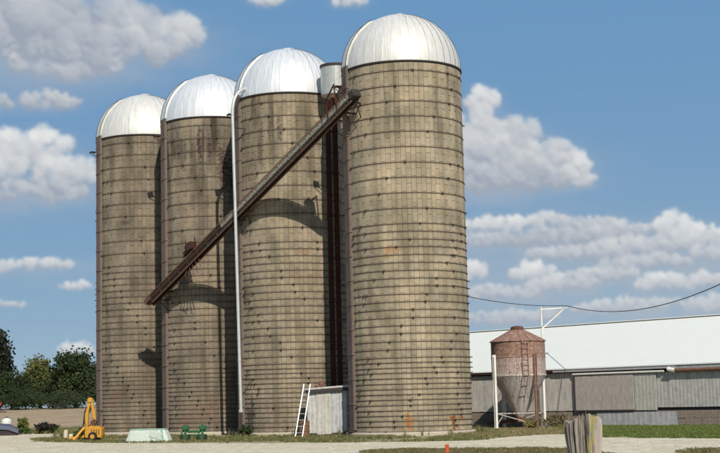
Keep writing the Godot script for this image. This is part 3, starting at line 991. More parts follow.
# ------------------------------------------------------------------ barn
func barn() -> void:
	var o := Vector3(6.37, 0, -84.82)
	var d := Vector3(0.6873, 0, 0.7264)
	var n := Vector3(-0.7264, 0, 0.6873)
	var t := thing("long_barn", "long low barn with bright white roof and weathered grey walls", "barn", o)
	var s0 := -13.0
	var s1 := 30.0
	var eave := 3.32
	var half := 6.0
	var ridge := 6.02
	var B := Basis(d, Vector3.UP, n)   # local x along the wall, y up, z out of the wall
	# back and gable walls with thickness
	var st := mb()
	box(st, Transform3D(B, B * Vector3((s0 + s1) * 0.5, 1.6, -half * 2.0 + 0.1)), Vector3(s1 - s0, 3.2, 0.2))
	for s in [s0 + 0.1, s1 - 0.1]:
		box(st, Transform3D(B, B * Vector3(s, 1.6, -half)), Vector3(0.2, 3.2, half * 2.0 - 0.42))
		var g := []
		for q in [[0.0, 3.2], [-half * 2.0, 3.2], [-half, ridge - 0.1]]:
			g.append([B * Vector3(s - 0.1, q[1], q[0]), B * Vector3(s + 0.1, q[1], q[0])])
		tri(st, g[0][1], g[1][1], g[2][1])
		tri(st, g[0][0], g[2][0], g[1][0])
	obj(st, "back_wall", M.wood_grey, t)
	# front wall core
	st = mb()
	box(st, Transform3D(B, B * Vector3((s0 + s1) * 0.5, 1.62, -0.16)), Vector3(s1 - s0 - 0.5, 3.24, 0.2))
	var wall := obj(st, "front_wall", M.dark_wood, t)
	# low base course of rough blocks
	rng.seed = 77
	var s := s0
	while s < s1 - 0.3:
		for row in 2:
			st = mb()
			box(st, Transform3D(B, B * Vector3(s + 0.26 + 0.13 * row, 0.22 + row * 0.40, -0.02 + rng.randf_range(-0.02, 0.02))), Vector3(0.522, 0.393, 0.14), 0.014)
			obj(st, "block", M.stone, wall)
		s += 0.53
	# wall boards and sheets
	s = s0
	while s < s1 - 0.3:
		var left_part := s < 7.6
		var w := rng.randf_range(0.86, 0.98) if s > 13.0 else rng.randf_range(0.27, 0.36)
		w = min(w, s1 - s)
		st = mb()
		if s > 13.0:
			corrugated(st, B * Vector3(s, 1.0, 0.02), d, n, w - 0.01, 1.85, 0.11, 0.009)
			obj(st, "siding_sheet", M.sheet_grey, wall)
		else:
			box(st, Transform3D(B, B * Vector3(s + w * 0.5, 1.94, 0.02 + rng.randf_range(-0.006, 0.006))), Vector3(w - 0.012, 2.12 + rng.randf_range(-0.03, 0.02), 0.03), 0.005)
			obj(st, "siding_board", M.wood_grey if rng.randf() < 0.75 else M.sheet_grey, wall)
		s += w
	# big sliding door in front of the wall, and the paler leaf beside it
	st = mb()
	box(st, Transform3D(B, B * Vector3(10.05, 0.86, 0.12)), Vector3(3.95, 0.09, 0.10), 0.01)
	var door := obj(st, "sliding_door", M.dark_wood, t)
	for i in 13:
		st = mb()
		var w := 3.95 / 13.0
		box(st, Transform3D(B, B * Vector3(8.08 + (i + 0.5) * w, 1.86, 0.13 + rng.randf_range(-0.005, 0.005))), Vector3(w - 0.01, 1.92, 0.05), 0.006)
		obj(st, "door_board", M.wood_brown, door)
	st = mb()
	box(st, Transform3D(B, B * Vector3(8.04, 1.86, 0.145)), Vector3(0.07, 2.1, 0.09), 0.01)
	obj(st, "door_edge", M.dark_wood, door)
	st = mb()
	corrugated(st, B * Vector3(12.06, 0.86, 0.12), d, n, 1.42, 1.94, 0.12, 0.008)
	obj(st, "door_leaf", M.sheet_pale, t)
	st = mb()
	box(st, Transform3D(B, B * Vector3(11.0, 2.90, 0.17)), Vector3(6.1, 0.10, 0.10), 0.02)
	obj(st, "door_track", M.white_paint, t)
	# low bluish panels leaning along the foot of the wall
	for i in 3:
		st = mb()
		corrugated(st, B * Vector3(9.45 + i * 1.76, 0.02, 0.10 + 0.012 * i), d, n, 1.75, 0.76, 0.16, 0.007)
		obj(st, "foot_panel", M.sheet_blue, t)
	# eave: dark soffit recess, fascia strips, gutter
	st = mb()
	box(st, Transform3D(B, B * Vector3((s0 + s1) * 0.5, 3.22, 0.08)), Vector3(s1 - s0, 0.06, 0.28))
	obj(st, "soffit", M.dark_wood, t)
	st = mb()
	box(st, Transform3D(B, B * Vector3(-3.2, 3.13, 0.21)), Vector3(19.5, 0.13, 0.05), 0.01)
	obj(st, "fascia", M.rust_dark, t)
	st = mb()
	box(st, Transform3D(B, B * Vector3(10.7, 3.12, 0.22)), Vector3(8.2, 0.17, 0.06), 0.01)
	obj(st, "fascia", M.sheet_blue, t)
	st = mb()
	box(st, Transform3D(B, B * Vector3(22.4, 3.12, 0.21)), Vector3(15.2, 0.22, 0.05), 0.01)
	obj(st, "fascia", M.fascia_blue, t)
	st = mb()
	tube(st, [B * Vector3(14.7, 2.92, 0.20), B * Vector3(22.0, 2.92, 0.20)], 0.10, 10)
	obj(st, "gutter_pipe", M.rust, t)
	st = mb()
	tube(st, [B * Vector3(14.35, 3.0, 0.26), B * Vector3(14.75, 2.92, 0.22)], 0.12, 10)
	obj(st, "pipe_elbow", M.white_paint, t)
	# roof: white sheets on both slopes
	var slope := atan2(ridge - eave, half)
	var over := 0.28
	var len_ := (half + over) / cos(slope)
	var i := 0
	s = s0 - 0.3
	while s < s1 + 0.2:
		for side in [1.0, -1.0]:
			st = mb()
			var zc: float = -half + side * (half + over) * 0.5
			var yc := ridge - tan(slope) * (half + over) * 0.5
			var rb := B * Basis(Vector3.RIGHT, side * slope)
			box(st, Transform3D(rb, B * Vector3(s + 0.5, yc, zc)), Vector3(0.992, 0.035, len_))
			obj(st, "roof_sheet", M.roof_white, t)
		s += 1.0
	st = mb()
	box(st, Transform3D(B, B * Vector3((s0 + s1) * 0.5, ridge + 0.035, -half)), Vector3(s1 - s0 + 0.6, 0.05, 0.4), 0.02)
	obj(st, "ridge_cap", M.roof_white, t)

# ------------------------------------------------------------------ feed bin, pole, wires
func feed_bin() -> void:
	var at := Vector3(8.57, 0, -77.7)
	var t := thing("feed_bin", "rusty hopper-bottomed feed bin on white legs in front of the barn", "feed bin", at)
	var r := 1.49
	for i in 2:
		var st := mb()
		var y0 := 2.92 + i * 0.935
		lathe(st, [Vector2(r, y0), Vector2(r + 0.02, y0 + 0.01), Vector2(r + 0.02, y0 + 0.05), Vector2(r, y0 + 0.06), Vector2(r - 0.004, y0 + 0.45), Vector2(r, y0 + 0.928)], 44, true)
		obj(st, "wall_ring", M.bin_rust if i else M.bin_worn, t)
	var st := mb()
	lathe(st, [Vector2(0.22, 0.62), Vector2(0.24, 0.66), Vector2(r - 0.02, 2.80), Vector2(r + 0.03, 2.86), Vector2(r + 0.03, 2.94)], 40, true)
	obj(st, "hopper_cone", M.hopper_cone, t)
	# roof in separate wedge panels
	for i in 18:
		st = mb()
		var a0 := TAU * i / 18.0
		var a1 := TAU * (i + 1) / 18.0 - 0.012
		var p := []
		for q in [[a0, r + 0.07, 4.76], [a1, r + 0.07, 4.76], [a1, 0.30, 5.42], [a0, 0.30, 5.42]]:
			p.append(Vector3(sin(q[0]) * q[1], q[2], cos(q[0]) * q[1]))
		quad(st, p[0], p[1], p[2], p[3])
		var dn := Vector3(0, -0.02, 0)
		quad(st, p[3] + dn, p[2] + dn, p[1] + dn, p[0] + dn)
		quad(st, p[0] + dn, p[1] + dn, p[1], p[0])
		tube(st, [p[0] + Vector3(0, 0.015, 0), p[3] + Vector3(0, 0.015, 0)], 0.022, 5)
		obj(st, "roof_panel", M.bin_rust, t)
	st = mb()
	lathe(st, [Vector2(0.31, 5.38), Vector2(0.36, 5.42), Vector2(0.36, 5.54), Vector2(0.28, 5.60), Vector2(0.05, 5.64)], 20, true)
	obj(st, "lid", M.rust_dark, t)
	# four white legs
	var feet: Array[Vector3] = []
	for i in 4:
		var a := deg_to_rad(-62.0 + 90.0 * i)
		var q := Vector3(sin(a), 0, cos(a)) * (r + 0.05)
		feet.append(q)
		st = mb()
		var b := Basis(Vector3.UP, a)
		box(st, Transform3D(b, q + Vector3(0, 2.02, 0)), Vector3(0.18, 4.04, 0.02))
		box(st, Transform3D(b, q + b * Vector3(-0.07, 2.02, 0.065)), Vector3(0.02, 4.03, 0.11))
		box(st, Transform3D(b, q + b * Vector3(0.07, 2.02, 0.065)), Vector3(0.02, 4.03, 0.11))
		box(st, Transform3D(b, q + Vector3(0, 0.03, 0)), Vector3(0.3, 0.06, 0.3), 0.01)
		obj(st, "leg", M.bin_rust if i == 1 else M.white_paint, t)
	for i in 4:
		st = mb()
		var a: Vector3 = feet[i]
		var b: Vector3 = feet[(i + 1) % 4]
		beam(st, a + Vector3(0, 0.85, 0), b + Vector3(0, 0.85, 0), 0.06, 0.05)
		beam(st, a + Vector3(0, 0.85, 0), b + Vector3(0, 0.22, 0), 0.045, 0.04)
		obj(st, "leg_brace", M.hopper_cone, t)
	# ladder on the wall
	st = mb()
	var lb := Basis(Vector3.UP, deg_to_rad(8.0))
	for x in [-0.16, 0.16]:
		beam(st, lb * Vector3(x, 2.2, r + 0.12), lb * Vector3(x, 4.85, r + 0.12), 0.03, 0.03)
	for k in 9:
		beam(st, lb * Vector3(-0.16, 2.35 + k * 0.29, r + 0.12), lb * Vector3(0.16, 2.35 + k * 0.29, r + 0.12), 0.025, 0.025)
	for y in [2.95, 4.6]:
		beam(st, lb * Vector3(-0.16, y, r + 0.12), lb * Vector3(-0.16, y, r - 0.01), 0.025, 0.025)
		beam(st, lb * Vector3(0.16, y, r + 0.12), lb * Vector3(0.16, y, r - 0.01), 0.025, 0.025)
	obj(st, "wall_ladder", M.bin_rust, t)
	# auger boot under the cone
	st = mb()
	box(st, Transform3D(Basis(Vector3.UP, 0.3), Vector3(0, 0.5, 0)), Vector3(0.5, 0.34, 0.45), 0.03)
	tube(st, [Vector3(0.0, 0.45, -0.1), Vector3(-1.6, 0.30, -2.0)], 0.10, 10)
	obj(st, "auger_boot", M.rust_dark, t)

func poles_and_wires() -> void:
	var at := Vector3(10.23, 0, -80.0)
	var t := thing("service_mast", "slim white service mast with braced arm behind the feed bin", "mast", at)
	var st := mb()
	tube(st, [Vector3.ZERO, Vector3(0, 6.78, 0)], 0.055, 10)
	obj(st, "mast_pole", M.white_paint, t)
	st = mb()
	beam(st, Vector3(0, 6.66, 0), Vector3(1.5, 6.72, 0), 0.07, 0.07)
	obj(st, "arm", M.white_paint, t)
	st = mb()
	beam(st, Vector3(0.0, 5.55, 0), Vector3(1.28, 6.66, 0), 0.09, 0.06)
	obj(st, "arm_brace", M.white_paint, t)
	st = mb()
	lathe(st, [Vector2(0.03, 6.74), Vector2(0.06, 6.76), Vector2(0.05, 6.80), Vector2(0.06, 6.83), Vector2(0.03, 6.87)], 10, true, Vector3(1.44, 0, 0))
	obj(st, "insulator", M.cream, t)
	var a := at + Vector3(1.44, 6.84, 0)
	# far pole by the lane, out of the picture to the right
	var pole := thing("utility_pole", "tall timber utility pole beside the lane", "pole", Vector3(17.5, 0, -40.0))
	st = mb()
	lathe(st, [Vector2(0.19, -0.1), Vector2(0.16, 4.0), Vector2(0.12, 10.4)], 14)
	obj(st, "post", M.bark, pole)
	st = mb()
	beam(st, Vector3(-0.9, 9.6, 0.16), Vector3(0.9, 9.6, 0.16), 0.1, 0.1, 0.01)
	obj(st, "cross_arm", M.wood_brown, pole)
	st = mb()
	var e := Vector3(17.5, 9.69, -40.0)
	var pts := []
	for i in 33:
		var u := i / 32.0
		var p := a.lerp(e, u)
		p.y = a.y - 6.2 * u + 9.05 * u * u
		pts.append(p)
	tube(st, pts, 0.020, 6)
	var w := obj(st, "overhead_wire", M.wire)
	tag(w, "sagging overhead wire rising to the right from the mast arm", "wire", "overhead wires")
	st = mb()
	pts = []
	var b := Vector3(5.22, 6.95, -71.75)
	for i in 15:
		var u := i / 14.0
		var p := a.lerp(b, u)
		p.y -= 0.30 * 4.0 * u * (1.0 - u) * 0.6
		pts.append(p)
	tube(st, pts, 0.019, 6)
	w = obj(st, "overhead_wire", M.wire)
	tag(w, "nearly level overhead wire between the mast arm and the nearest silo", "wire", "overhead wires")

# ------------------------------------------------------------------ small things in the yard
func wheel(t: Node3D, at: Vector3, r: float, w: float, axis := Vector3.RIGHT) -> void:
	var st := mb()
	tube(st, [at - axis * w * 0.5, at - axis * w * 0.3, at + axis * w * 0.3, at + axis * w * 0.5], r, 18)
	var o := obj(st, "wheel", M.rubber, t)
	st = mb()
	tube(st, [at - axis * (w * 0.5 + 0.012), at + axis * (w * 0.5 + 0.012)], r * 0.5, 14)
	obj(st, "rim", M.yellow if t.name.begins_with("back") else M.green, o)

func backhoe() -> void:
	var t := thing("backhoe", "small yellow backhoe with folded boom on the grass", "backhoe", Vector3(-14.35, 0, -73.1))
	var st := mb()
	# bevelled engine housing
	var prof := [Vector2(-0.05, 0.16), Vector2(0.80, 0.16), Vector2(0.84, 0.30), Vector2(0.82, 0.62), Vector2(0.68, 0.74), Vector2(0.22, 0.78), Vector2(0.02, 0.70), Vector2(-0.08, 0.45)]
	var rings := []
	for z in [[0.42, 0.94], [0.36, 1.0], [-0.36, 1.0], [-0.42, 0.94]]:
		var ring := []
		for q in prof:
			var c := Vector2(0.38, 0.46)
			var v: Vector2 = c + (q - c) * z[1]
			ring.append(Vector3(v.x, v.y, z[0]))
		rings.append(ring)
	rings.reverse()
	loft(st, rings)
	obj(st, "engine_housing", M.yellow, t)
	st = mb()
	for i in 4:
		box(st, Transform3D(Basis(), Vector3(0.30 + i * 0.12, 0.46, 0.425)), Vector3(0.04, 0.26, 0.02))
	obj(st, "grille", M.dark_wood, t)
	st = mb()
	beam(st, Vector3(-0.05, 0.55, 0.0), Vector3(-0.02, 1.45, 0.0), 0.17, 0.20, 0.02)
	beam(st, Vector3(-0.02, 1.40, 0.0), Vector3(0.14, 2.12, 0.0), 0.15, 0.17, 0.02)
	var bo := obj(st, "boom", M.yellow, t)
	st = mb()
	beam(st, Vector3(-0.22, 0.75, 0.0), Vector3(-0.1, 1.55, 0.02), 0.07, 0.07)
	obj(st, "boom_cylinder", M.steel_dark, bo)
	st = mb()
	tube(st, [Vector3(0.15, 2.10, -0.14), Vector3(0.15, 2.10, 0.14)], 0.13, 14)
	beam(st, Vector3(0.20, 2.14, 0.0), Vector3(0.40, 1.05, 0.0), 0.15, 0.15, 0.02)
	obj(st, "dipper_arm", M.yellow, t)
	st = mb()
	beam(st, Vector3(0.10, 1.45, 0.0), Vector3(0.28, 1.98, 0.0), 0.08, 0.08)
	obj(st, "dipper_cylinder", M.steel_dark, t)
	st = mb()
	rings = []
	for z in [-0.18, 0.18]:
		rings.append([Vector3(0.16, 0.80, z), Vector3(0.40, 0.78, z), Vector3(0.50, 1.0, z), Vector3(0.38, 1.12, z), Vector3(0.20, 1.02, z)])
	loft(st, rings)
	for z in [-0.14, 0.0, 0.14]:
		beam(st, Vector3(0.18, 0.83, z), Vector3(0.08, 0.76, z), 0.04, 0.04)
	obj(st, "bucket", M.rust_dark, t)
	for s in [-1.0, 1.0]:
		st = mb()
		beam(st, Vector3(-0.10, 0.70, s * 0.3), Vector3(-0.62, 0.06, s * 0.55), 0.11, 0.10, 0.015)
		box(st, Transform3D(Basis(), Vector3(-0.64, 0.03, s * 0.56)), Vector3(0.24, 0.06, 0.22), 0.01)
		obj(st, "stabilizer", M.yellow, t)
	st = mb()
	beam(st, Vector3(-0.06, 0.24, 0.0), Vector3(-0.95, 0.16, 0.12), 0.12, 0.10, 0.015)
	obj(st, "tow_bar", M.yellow, t)
	for q in [0.09, -0.09]:
		st = mb()
		tube(st, [Vector3(-0.04, 0.75, q), Vector3(-0.17, 1.1, q * 1.3), Vector3(-0.13, 1.5, q * 1.2), Vector3(0.0, 1.75, q)], 0.018, 6)
		obj(st, "hose", M.rubber, t)
	st = mb()
	box(st, Transform3D(Basis(), Vector3(-0.30, 0.62, 0.0)), Vector3(0.30, 0.07, 0.36), 0.02)
	beam(st, Vector3(-0.28, 0.24, 0.0), Vector3(-0.28, 0.60, 0.0), 0.06, 0.06)
	obj(st, "seat", M.rubber, t)
	for s in [-1.0, 1.0]:
		wheel(t, Vector3(0.36, 0.23, s * 0.50), 0.23, 0.16, Vector3.BACK)

func trough() -> void:
	var t := thing("feed_trough", "pale whitish-teal trough with sloping ends on the grass before the silos", "trough", Vector3(-10.42, 0, -68.2), -0.25)
	var st := mb()
	# tapering shell with rounded corners, wide at the foot
	var rings := []
	for q in [[1.10, 0.42, 0.0], [1.12, 0.44, 0.05], [0.92, 0.34, 0.56], [0.88, 0.30, 0.60]]:
		var ring := []
		for i in 24:
			var a := TAU * i / 24.0
			var c := Vector2(sin(a), cos(a))
			var k := pow(pow(abs(c.x), 6.0) + pow(abs(c.y), 6.0), -1.0 / 6.0)
			ring.append(Vector3(c.x * k * q[0], q[2], c.y * k * q[1]))
		rings.append(ring)
	loft(st, rings)
	obj(st, "shell", M.pale_teal, t)
	for i in 7:
		st = mb()
		var x := -0.84 + i * 0.28
		beam(st, Vector3(x * 1.1, 0.06, 0.455), Vector3(x * 0.94, 0.56, 0.352), 0.05, 0.03)
		obj(st, "rib", M.pale_teal if i < 4 else M.teal, t)
	st = mb()
	var rim := []
	for i in 25:
		var a := TAU * i / 24.0
		var c := Vector2(sin(a), cos(a))
		var k := pow(pow(abs(c.x), 6.0) + pow(abs(c.y), 6.0), -1.0 / 6.0)
		rim.append(Vector3(c.x * k * 0.90, 0.60, c.y * k * 0.32))
	tube(st, rim, 0.03, 6)
	obj(st, "rim", M.teal, t)
	st = mb()
	box(st, Transform3D(Basis(Vector3.BACK, -0.3), Vector3(0.52, 0.34, 0.425)), Vector3(0.62, 0.34, 0.03), 0.01)
	obj(st, "patch_panel", M.pale_teal, t)

func green_frame() -> void:
	var t := thing("farm_implement", "small green steel farm implement frame at the foot of the second silo", "implement", Vector3(-8.22, 0, -68.0), -0.2)
	var st := mb()
	for y in [0.28, 0.46]:
		beam(st, Vector3(-0.62, y, 0.0), Vector3(0.62, y, 0.0), 0.08, 0.08, 0.01)
	obj(st, "tool_bar", M.green, t)
	for x in [-0.42, 0.44]:
		st = mb()
		beam(st, Vector3(x, 0.0, 0.06), Vector3(x, 0.80, 0.06), 0.09, 0.09, 0.012)
		box(st, Transform3D(Basis(), Vector3(x, 0.62, 0.0)), Vector3(0.30, 0.24, 0.26), 0.04)
		beam(st, Vector3(x - 0.14, 0.5, 0.1), Vector3(x - 0.2, 0.05, 0.2), 0.06, 0.05)
		obj(st, "row_unit", M.green, t)
	for x in [-0.60, -0.22, 0.24, 0.62]:
		wheel(t, Vector3(x, 0.15, 0.12), 0.15, 0.08)
	st = mb()
	beam(st, Vector3(-0.3, 0.42, 0), Vector3(0.0, 0.40, -0.6), 0.06, 0.06)
	beam(st, Vector3(0.3, 0.42, 0), Vector3(0.0, 0.40, -0.6), 0.06, 0.06)
	obj(st, "hitch", M.green, t)

func leafy(t: Node3D, called: String, n: int, c: Vector3, e: Vector3, size: float, cols: Array, clumps: int) -> void:
	var st := mb()
	var cen := []
	for i in clumps:
		var v := Vector3(rng.randfn(), rng.randfn(), rng.randfn()).normalized() * pow(rng.randf(), 0.45)
		if v.y < 0.0:
			v.y *= 0.85
		cen.append([c + v * e * 0.82, rng.randf_range(0.55, 1.25), cols[rng.randi() % cols.size()]])
	for i in n:
		var q: Array = cen[rng.randi() % clumps]
		var p: Vector3 = q[0] + Vector3(rng.randfn(), rng.randfn() * 0.75, rng.randfn()) * e * 0.155 * q[1]
		var col: Color = q[2]
		var g := rng.randf_range(0.7, 1.3)
		st.set_color(Color(col.r * g, col.g * g, col.b * g))
		var b := Basis.from_euler(Vector3(rng.randf() * TAU, rng.randf() * TAU, rng.randf() * TAU))
		var s := size * rng.randf_range(0.6, 1.4)
		for v in [Vector3(-0.5, 0, 0), Vector3(0.0, 0.0, 0.34), Vector3(0.5, 0, 0), Vector3(-0.5, 0, 0), Vector3(0.5, 0, 0), Vector3(0.0, 0.04, -0.34)]:
			st.add_vertex(p + b * (v * s))
	obj(st, called, M.leaf, t)

func tree(label: String, at: Vector3, h: float, wide: float, cols: Array, sd: int, n := 9000) -> void:
	var t := thing("tree", label, "tree", at, 0.0, "trees beyond the field")
	rng.seed = sd
	var st := mb()
	var tr := h * 0.028
	lathe(st, [Vector2(tr * 1.5, -0.3), Vector2(tr, h * 0.08), Vector2(tr * 0.8, h * 0.35), Vector2(tr * 0.35, h * 0.75)], 9)
	for i in 9:
		var a := rng.randf() * TAU
		var y := h * rng.randf_range(0.2, 0.55)
		var k := rng.randf_range(0.5, 0.85)
		tube(st, [Vector3(0, y, 0), Vector3(sin(a) * wide * k * 0.3, y + h * 0.12, cos(a) * wide * k * 0.3), Vector3(sin(a) * wide * k * 0.5, y + h * 0.26, cos(a) * wide * k * 0.5)], tr * 0.3, 5)
	obj(st, "trunk", M.trunk, t)
	leafy(t, "crown", n, Vector3(0, h * (0.47 if h > 5.0 else 0.36), 0), Vector3(wide * 0.58, h * 0.56, wide * 0.58), h * 0.045, cols, 85)

func plant(called: String, label: String, cat: String, at: Vector3, size: Vector3, cols: Array, n: int, leaf: float, sd: int) -> void:
	var t := thing(called, label, cat, at)
	rng.seed = sd
	var st := mb()
	for i in 7:
		var a := rng.randf() * TAU
		tube(st, [Vector3(0, -0.03, 0) + Vector3(sin(a), 0, cos(a)) * size.x * 0.1, Vector3(sin(a) * size.x * 0.3, size.y * 0.6, cos(a) * size.z * 0.3)], 0.018, 5)
	obj(st, "stem", M.trunk, t)
	leafy(t, "foliage", n, Vector3(0, size.y * 0.52, 0), size * Vector3(0.5, 0.5, 0.5), leaf, cols, 26)

func left_things() -> void:
	# covered pile, cut by the picture's left edge
	var t := thing("covered_pile", "low dark pile under a blue-grey cover beside the gravel", "pile", Vector3(-24.1, 0, -93.0), 0.15)
	var st := mb()
	for i in 6:
		box(st, Transform3D(Basis(Vector3.UP, 0.03 * (i % 3) - 0.03), Vector3(0.05 * (i % 2), 0.10 + 0.17 * (i / 2), -0.26 + 0.52 * (i % 2))), Vector3(2.5 - 0.1 * (i / 2), 0.16, 0.46), 0.02)
	obj(st, "timber", M.dark_wood, t)
	st = mb()
	var rows := []
	for q in [[-1.36, 0.42, 0.05], [-1.2, 0.63, 0.12], [-0.2, 0.70, 0.1], [0.7, 0.62, 0.14], [1.32, 0.38, 0.04]]:
		rows.append([Vector3(q[0], q[1] - 0.24, 0.62), Vector3(q[0], q[1], 0.50), Vector3(q[0], q[1] + q[2], 0.0), Vector3(q[0], q[1], -0.50), Vector3(q[0], q[1] - 0.24, -0.62)])
	for i in 4:
		for j in 4:
			quad(st, rows[i][j], rows[i + 1][j], rows[i + 1][j + 1], rows[i][j + 1])
			var dn := Vector3(0, -0.02, 0)
			quad(st, rows[i][j + 1] + dn, rows[i + 1][j + 1] + dn, rows[i + 1][j] + dn, rows[i][j] + dn)
	obj(st, "cover", M.tarp, t)
	t = thing("water_tank", "small white upright tank behind the blue-covered pile", "tank", Vector3(-24.9, 0, -98.2))
	st = mb()
	lathe(st, [Vector2(0.32, 0.0), Vector2(0.34, 0.05), Vector2(0.34, 0.9), Vector2(0.30, 1.02), Vector2(0.12, 1.10), Vector2(0.10, 1.16)], 20)
	obj(st, "shell", M.white_plastic, t)
	st = mb()
	lathe(st, [Vector2(0.13, 1.13), Vector2(0.13, 1.18), Vector2(0.10, 1.20)], 14)
	obj(st, "lid", M.dark_wood, t)
	plant("weed_clump", "tall yellow-green weed clump between the two dark mounds", "weeds", Vector3(-23.9, 0, -98.6), Vector3(0.9, 1.15, 0.8), [Color(0.10, 0.13, 0.03), Color(0.16, 0.16, 0.04), Color(0.07, 0.11, 0.025)], 900, 0.16, 41)
	plant("shrub", "low rounded shrub with nearly black foliage by the gravel edge", "shrub", Vector3(-21.7, 0, -95.9), Vector3(1.9, 0.85, 1.2), [Color(0.022, 0.022, 0.018), Color(0.03, 0.028, 0.02), Color(0.02, 0.032, 0.012)], 2200, 0.14, 42)
	plant("weed_clump", "low green weeds at the foot of the nearly black shrub", "weeds", Vector3(-22.9, 0, -94.6), Vector3(1.3, 0.45, 0.7), [Color(0.06, 0.10, 0.025), Color(0.08, 0.11, 0.03)], 700, 0.13, 43)
	plant("weed_clump", "green weeds growing beside the yellow backhoe's tow bar", "weeds", Vector3(-15.2, 0, -75.6), Vector3(0.9, 0.6, 0.7), [Color(0.07, 0.10, 0.03), Color(0.10, 0.11, 0.035)], 600, 0.11, 44)
	plant("weed_clump", "straggly dry weeds in front of the feed bin's legs", "weeds", Vector3(8.95, 0, -75.6), Vector3(1.1, 0.6, 0.5), [Color(0.22, 0.19, 0.07), Color(0.16, 0.15, 0.05)], 420, 0.10, 45)
	plant("weed_clump", "brownish weeds at the base of the barn wall behind the fence post", "weeds", Vector3(10.6, 0, -78.2), Vector3(1.7, 0.8, 0.7), [Color(0.16, 0.13, 0.07), Color(0.12, 0.11, 0.05)], 700, 0.11, 46)
	plant("weed_clump", "dark weeds at the left foot of the third silo", "weeds", Vector3(-6.2, 0, -73.9), Vector3(1.0, 0.7, 0.7), [Color(0.035, 0.05, 0.02), Color(0.05, 0.06, 0.025)], 700, 0.10, 47)
	for q in [["short cream concrete marker post left of the yellow backhoe", Vector3(-17.2, 0, -81.2), 0.46, 0.13, 0.05], ["smaller cream concrete stub nearest the yellow backhoe", Vector3(-16.75, 0, -80.6), 0.24, 0.14, -0.06]]:
		t = thing("marker_post", q[0], "post", q[1], 0.3, "cream concrete stubs")
		st = mb()
		var r: float = q[3]
		var h: float = q[2]
		var rings := []
		for y in [[-0.1, 1.0], [h * 0.6, 0.95], [h - 0.04, 0.9], [h, 0.7]]:
			var ring := []
			for i in 8:
				var a := TAU * (i + 0.5) / 8.0
				ring.append(Vector3(sin(a) * r * y[1] + q[4] * y[0], y[0], cos(a) * r * y[1] * 0.8))
			rings.append(ring)
		loft(st, rings)
		obj(st, "stub", M.cream, t)
	# red wagon far away at the picture's edge
	t = thing("farm_wagon", "red farm wagon far off in the tan field", "wagon", Vector3(-47.7, 0.84, -178.0), 0.6)
	st = mb()
	var rings := []
	for q in [[0.9, 0.55, 0.75], [1.6, 1.0, 1.35], [1.6, 1.0, 1.75]]:
		rings.append([Vector3(-q[0], q[2], q[1]), Vector3(q[0], q[2], q[1]), Vector3(q[0], q[2], -q[1]), Vector3(-q[0], q[2], -q[1])])
	loft(st, rings)
	obj(st, "box", M.red_paint, t)
	for x in [-1.0, 1.0]:
		for z in [-0.7, 0.7]:
			wheel(t, Vector3(x, 0.36, z), 0.36, 0.2, Vector3.BACK)
	st = mb()
	beam(st, Vector3(-1.5, 0.62, 0), Vector3(2.6, 0.5, 0), 0.12, 0.12)
	obj(st, "axle_frame", M.steel_dark, t)

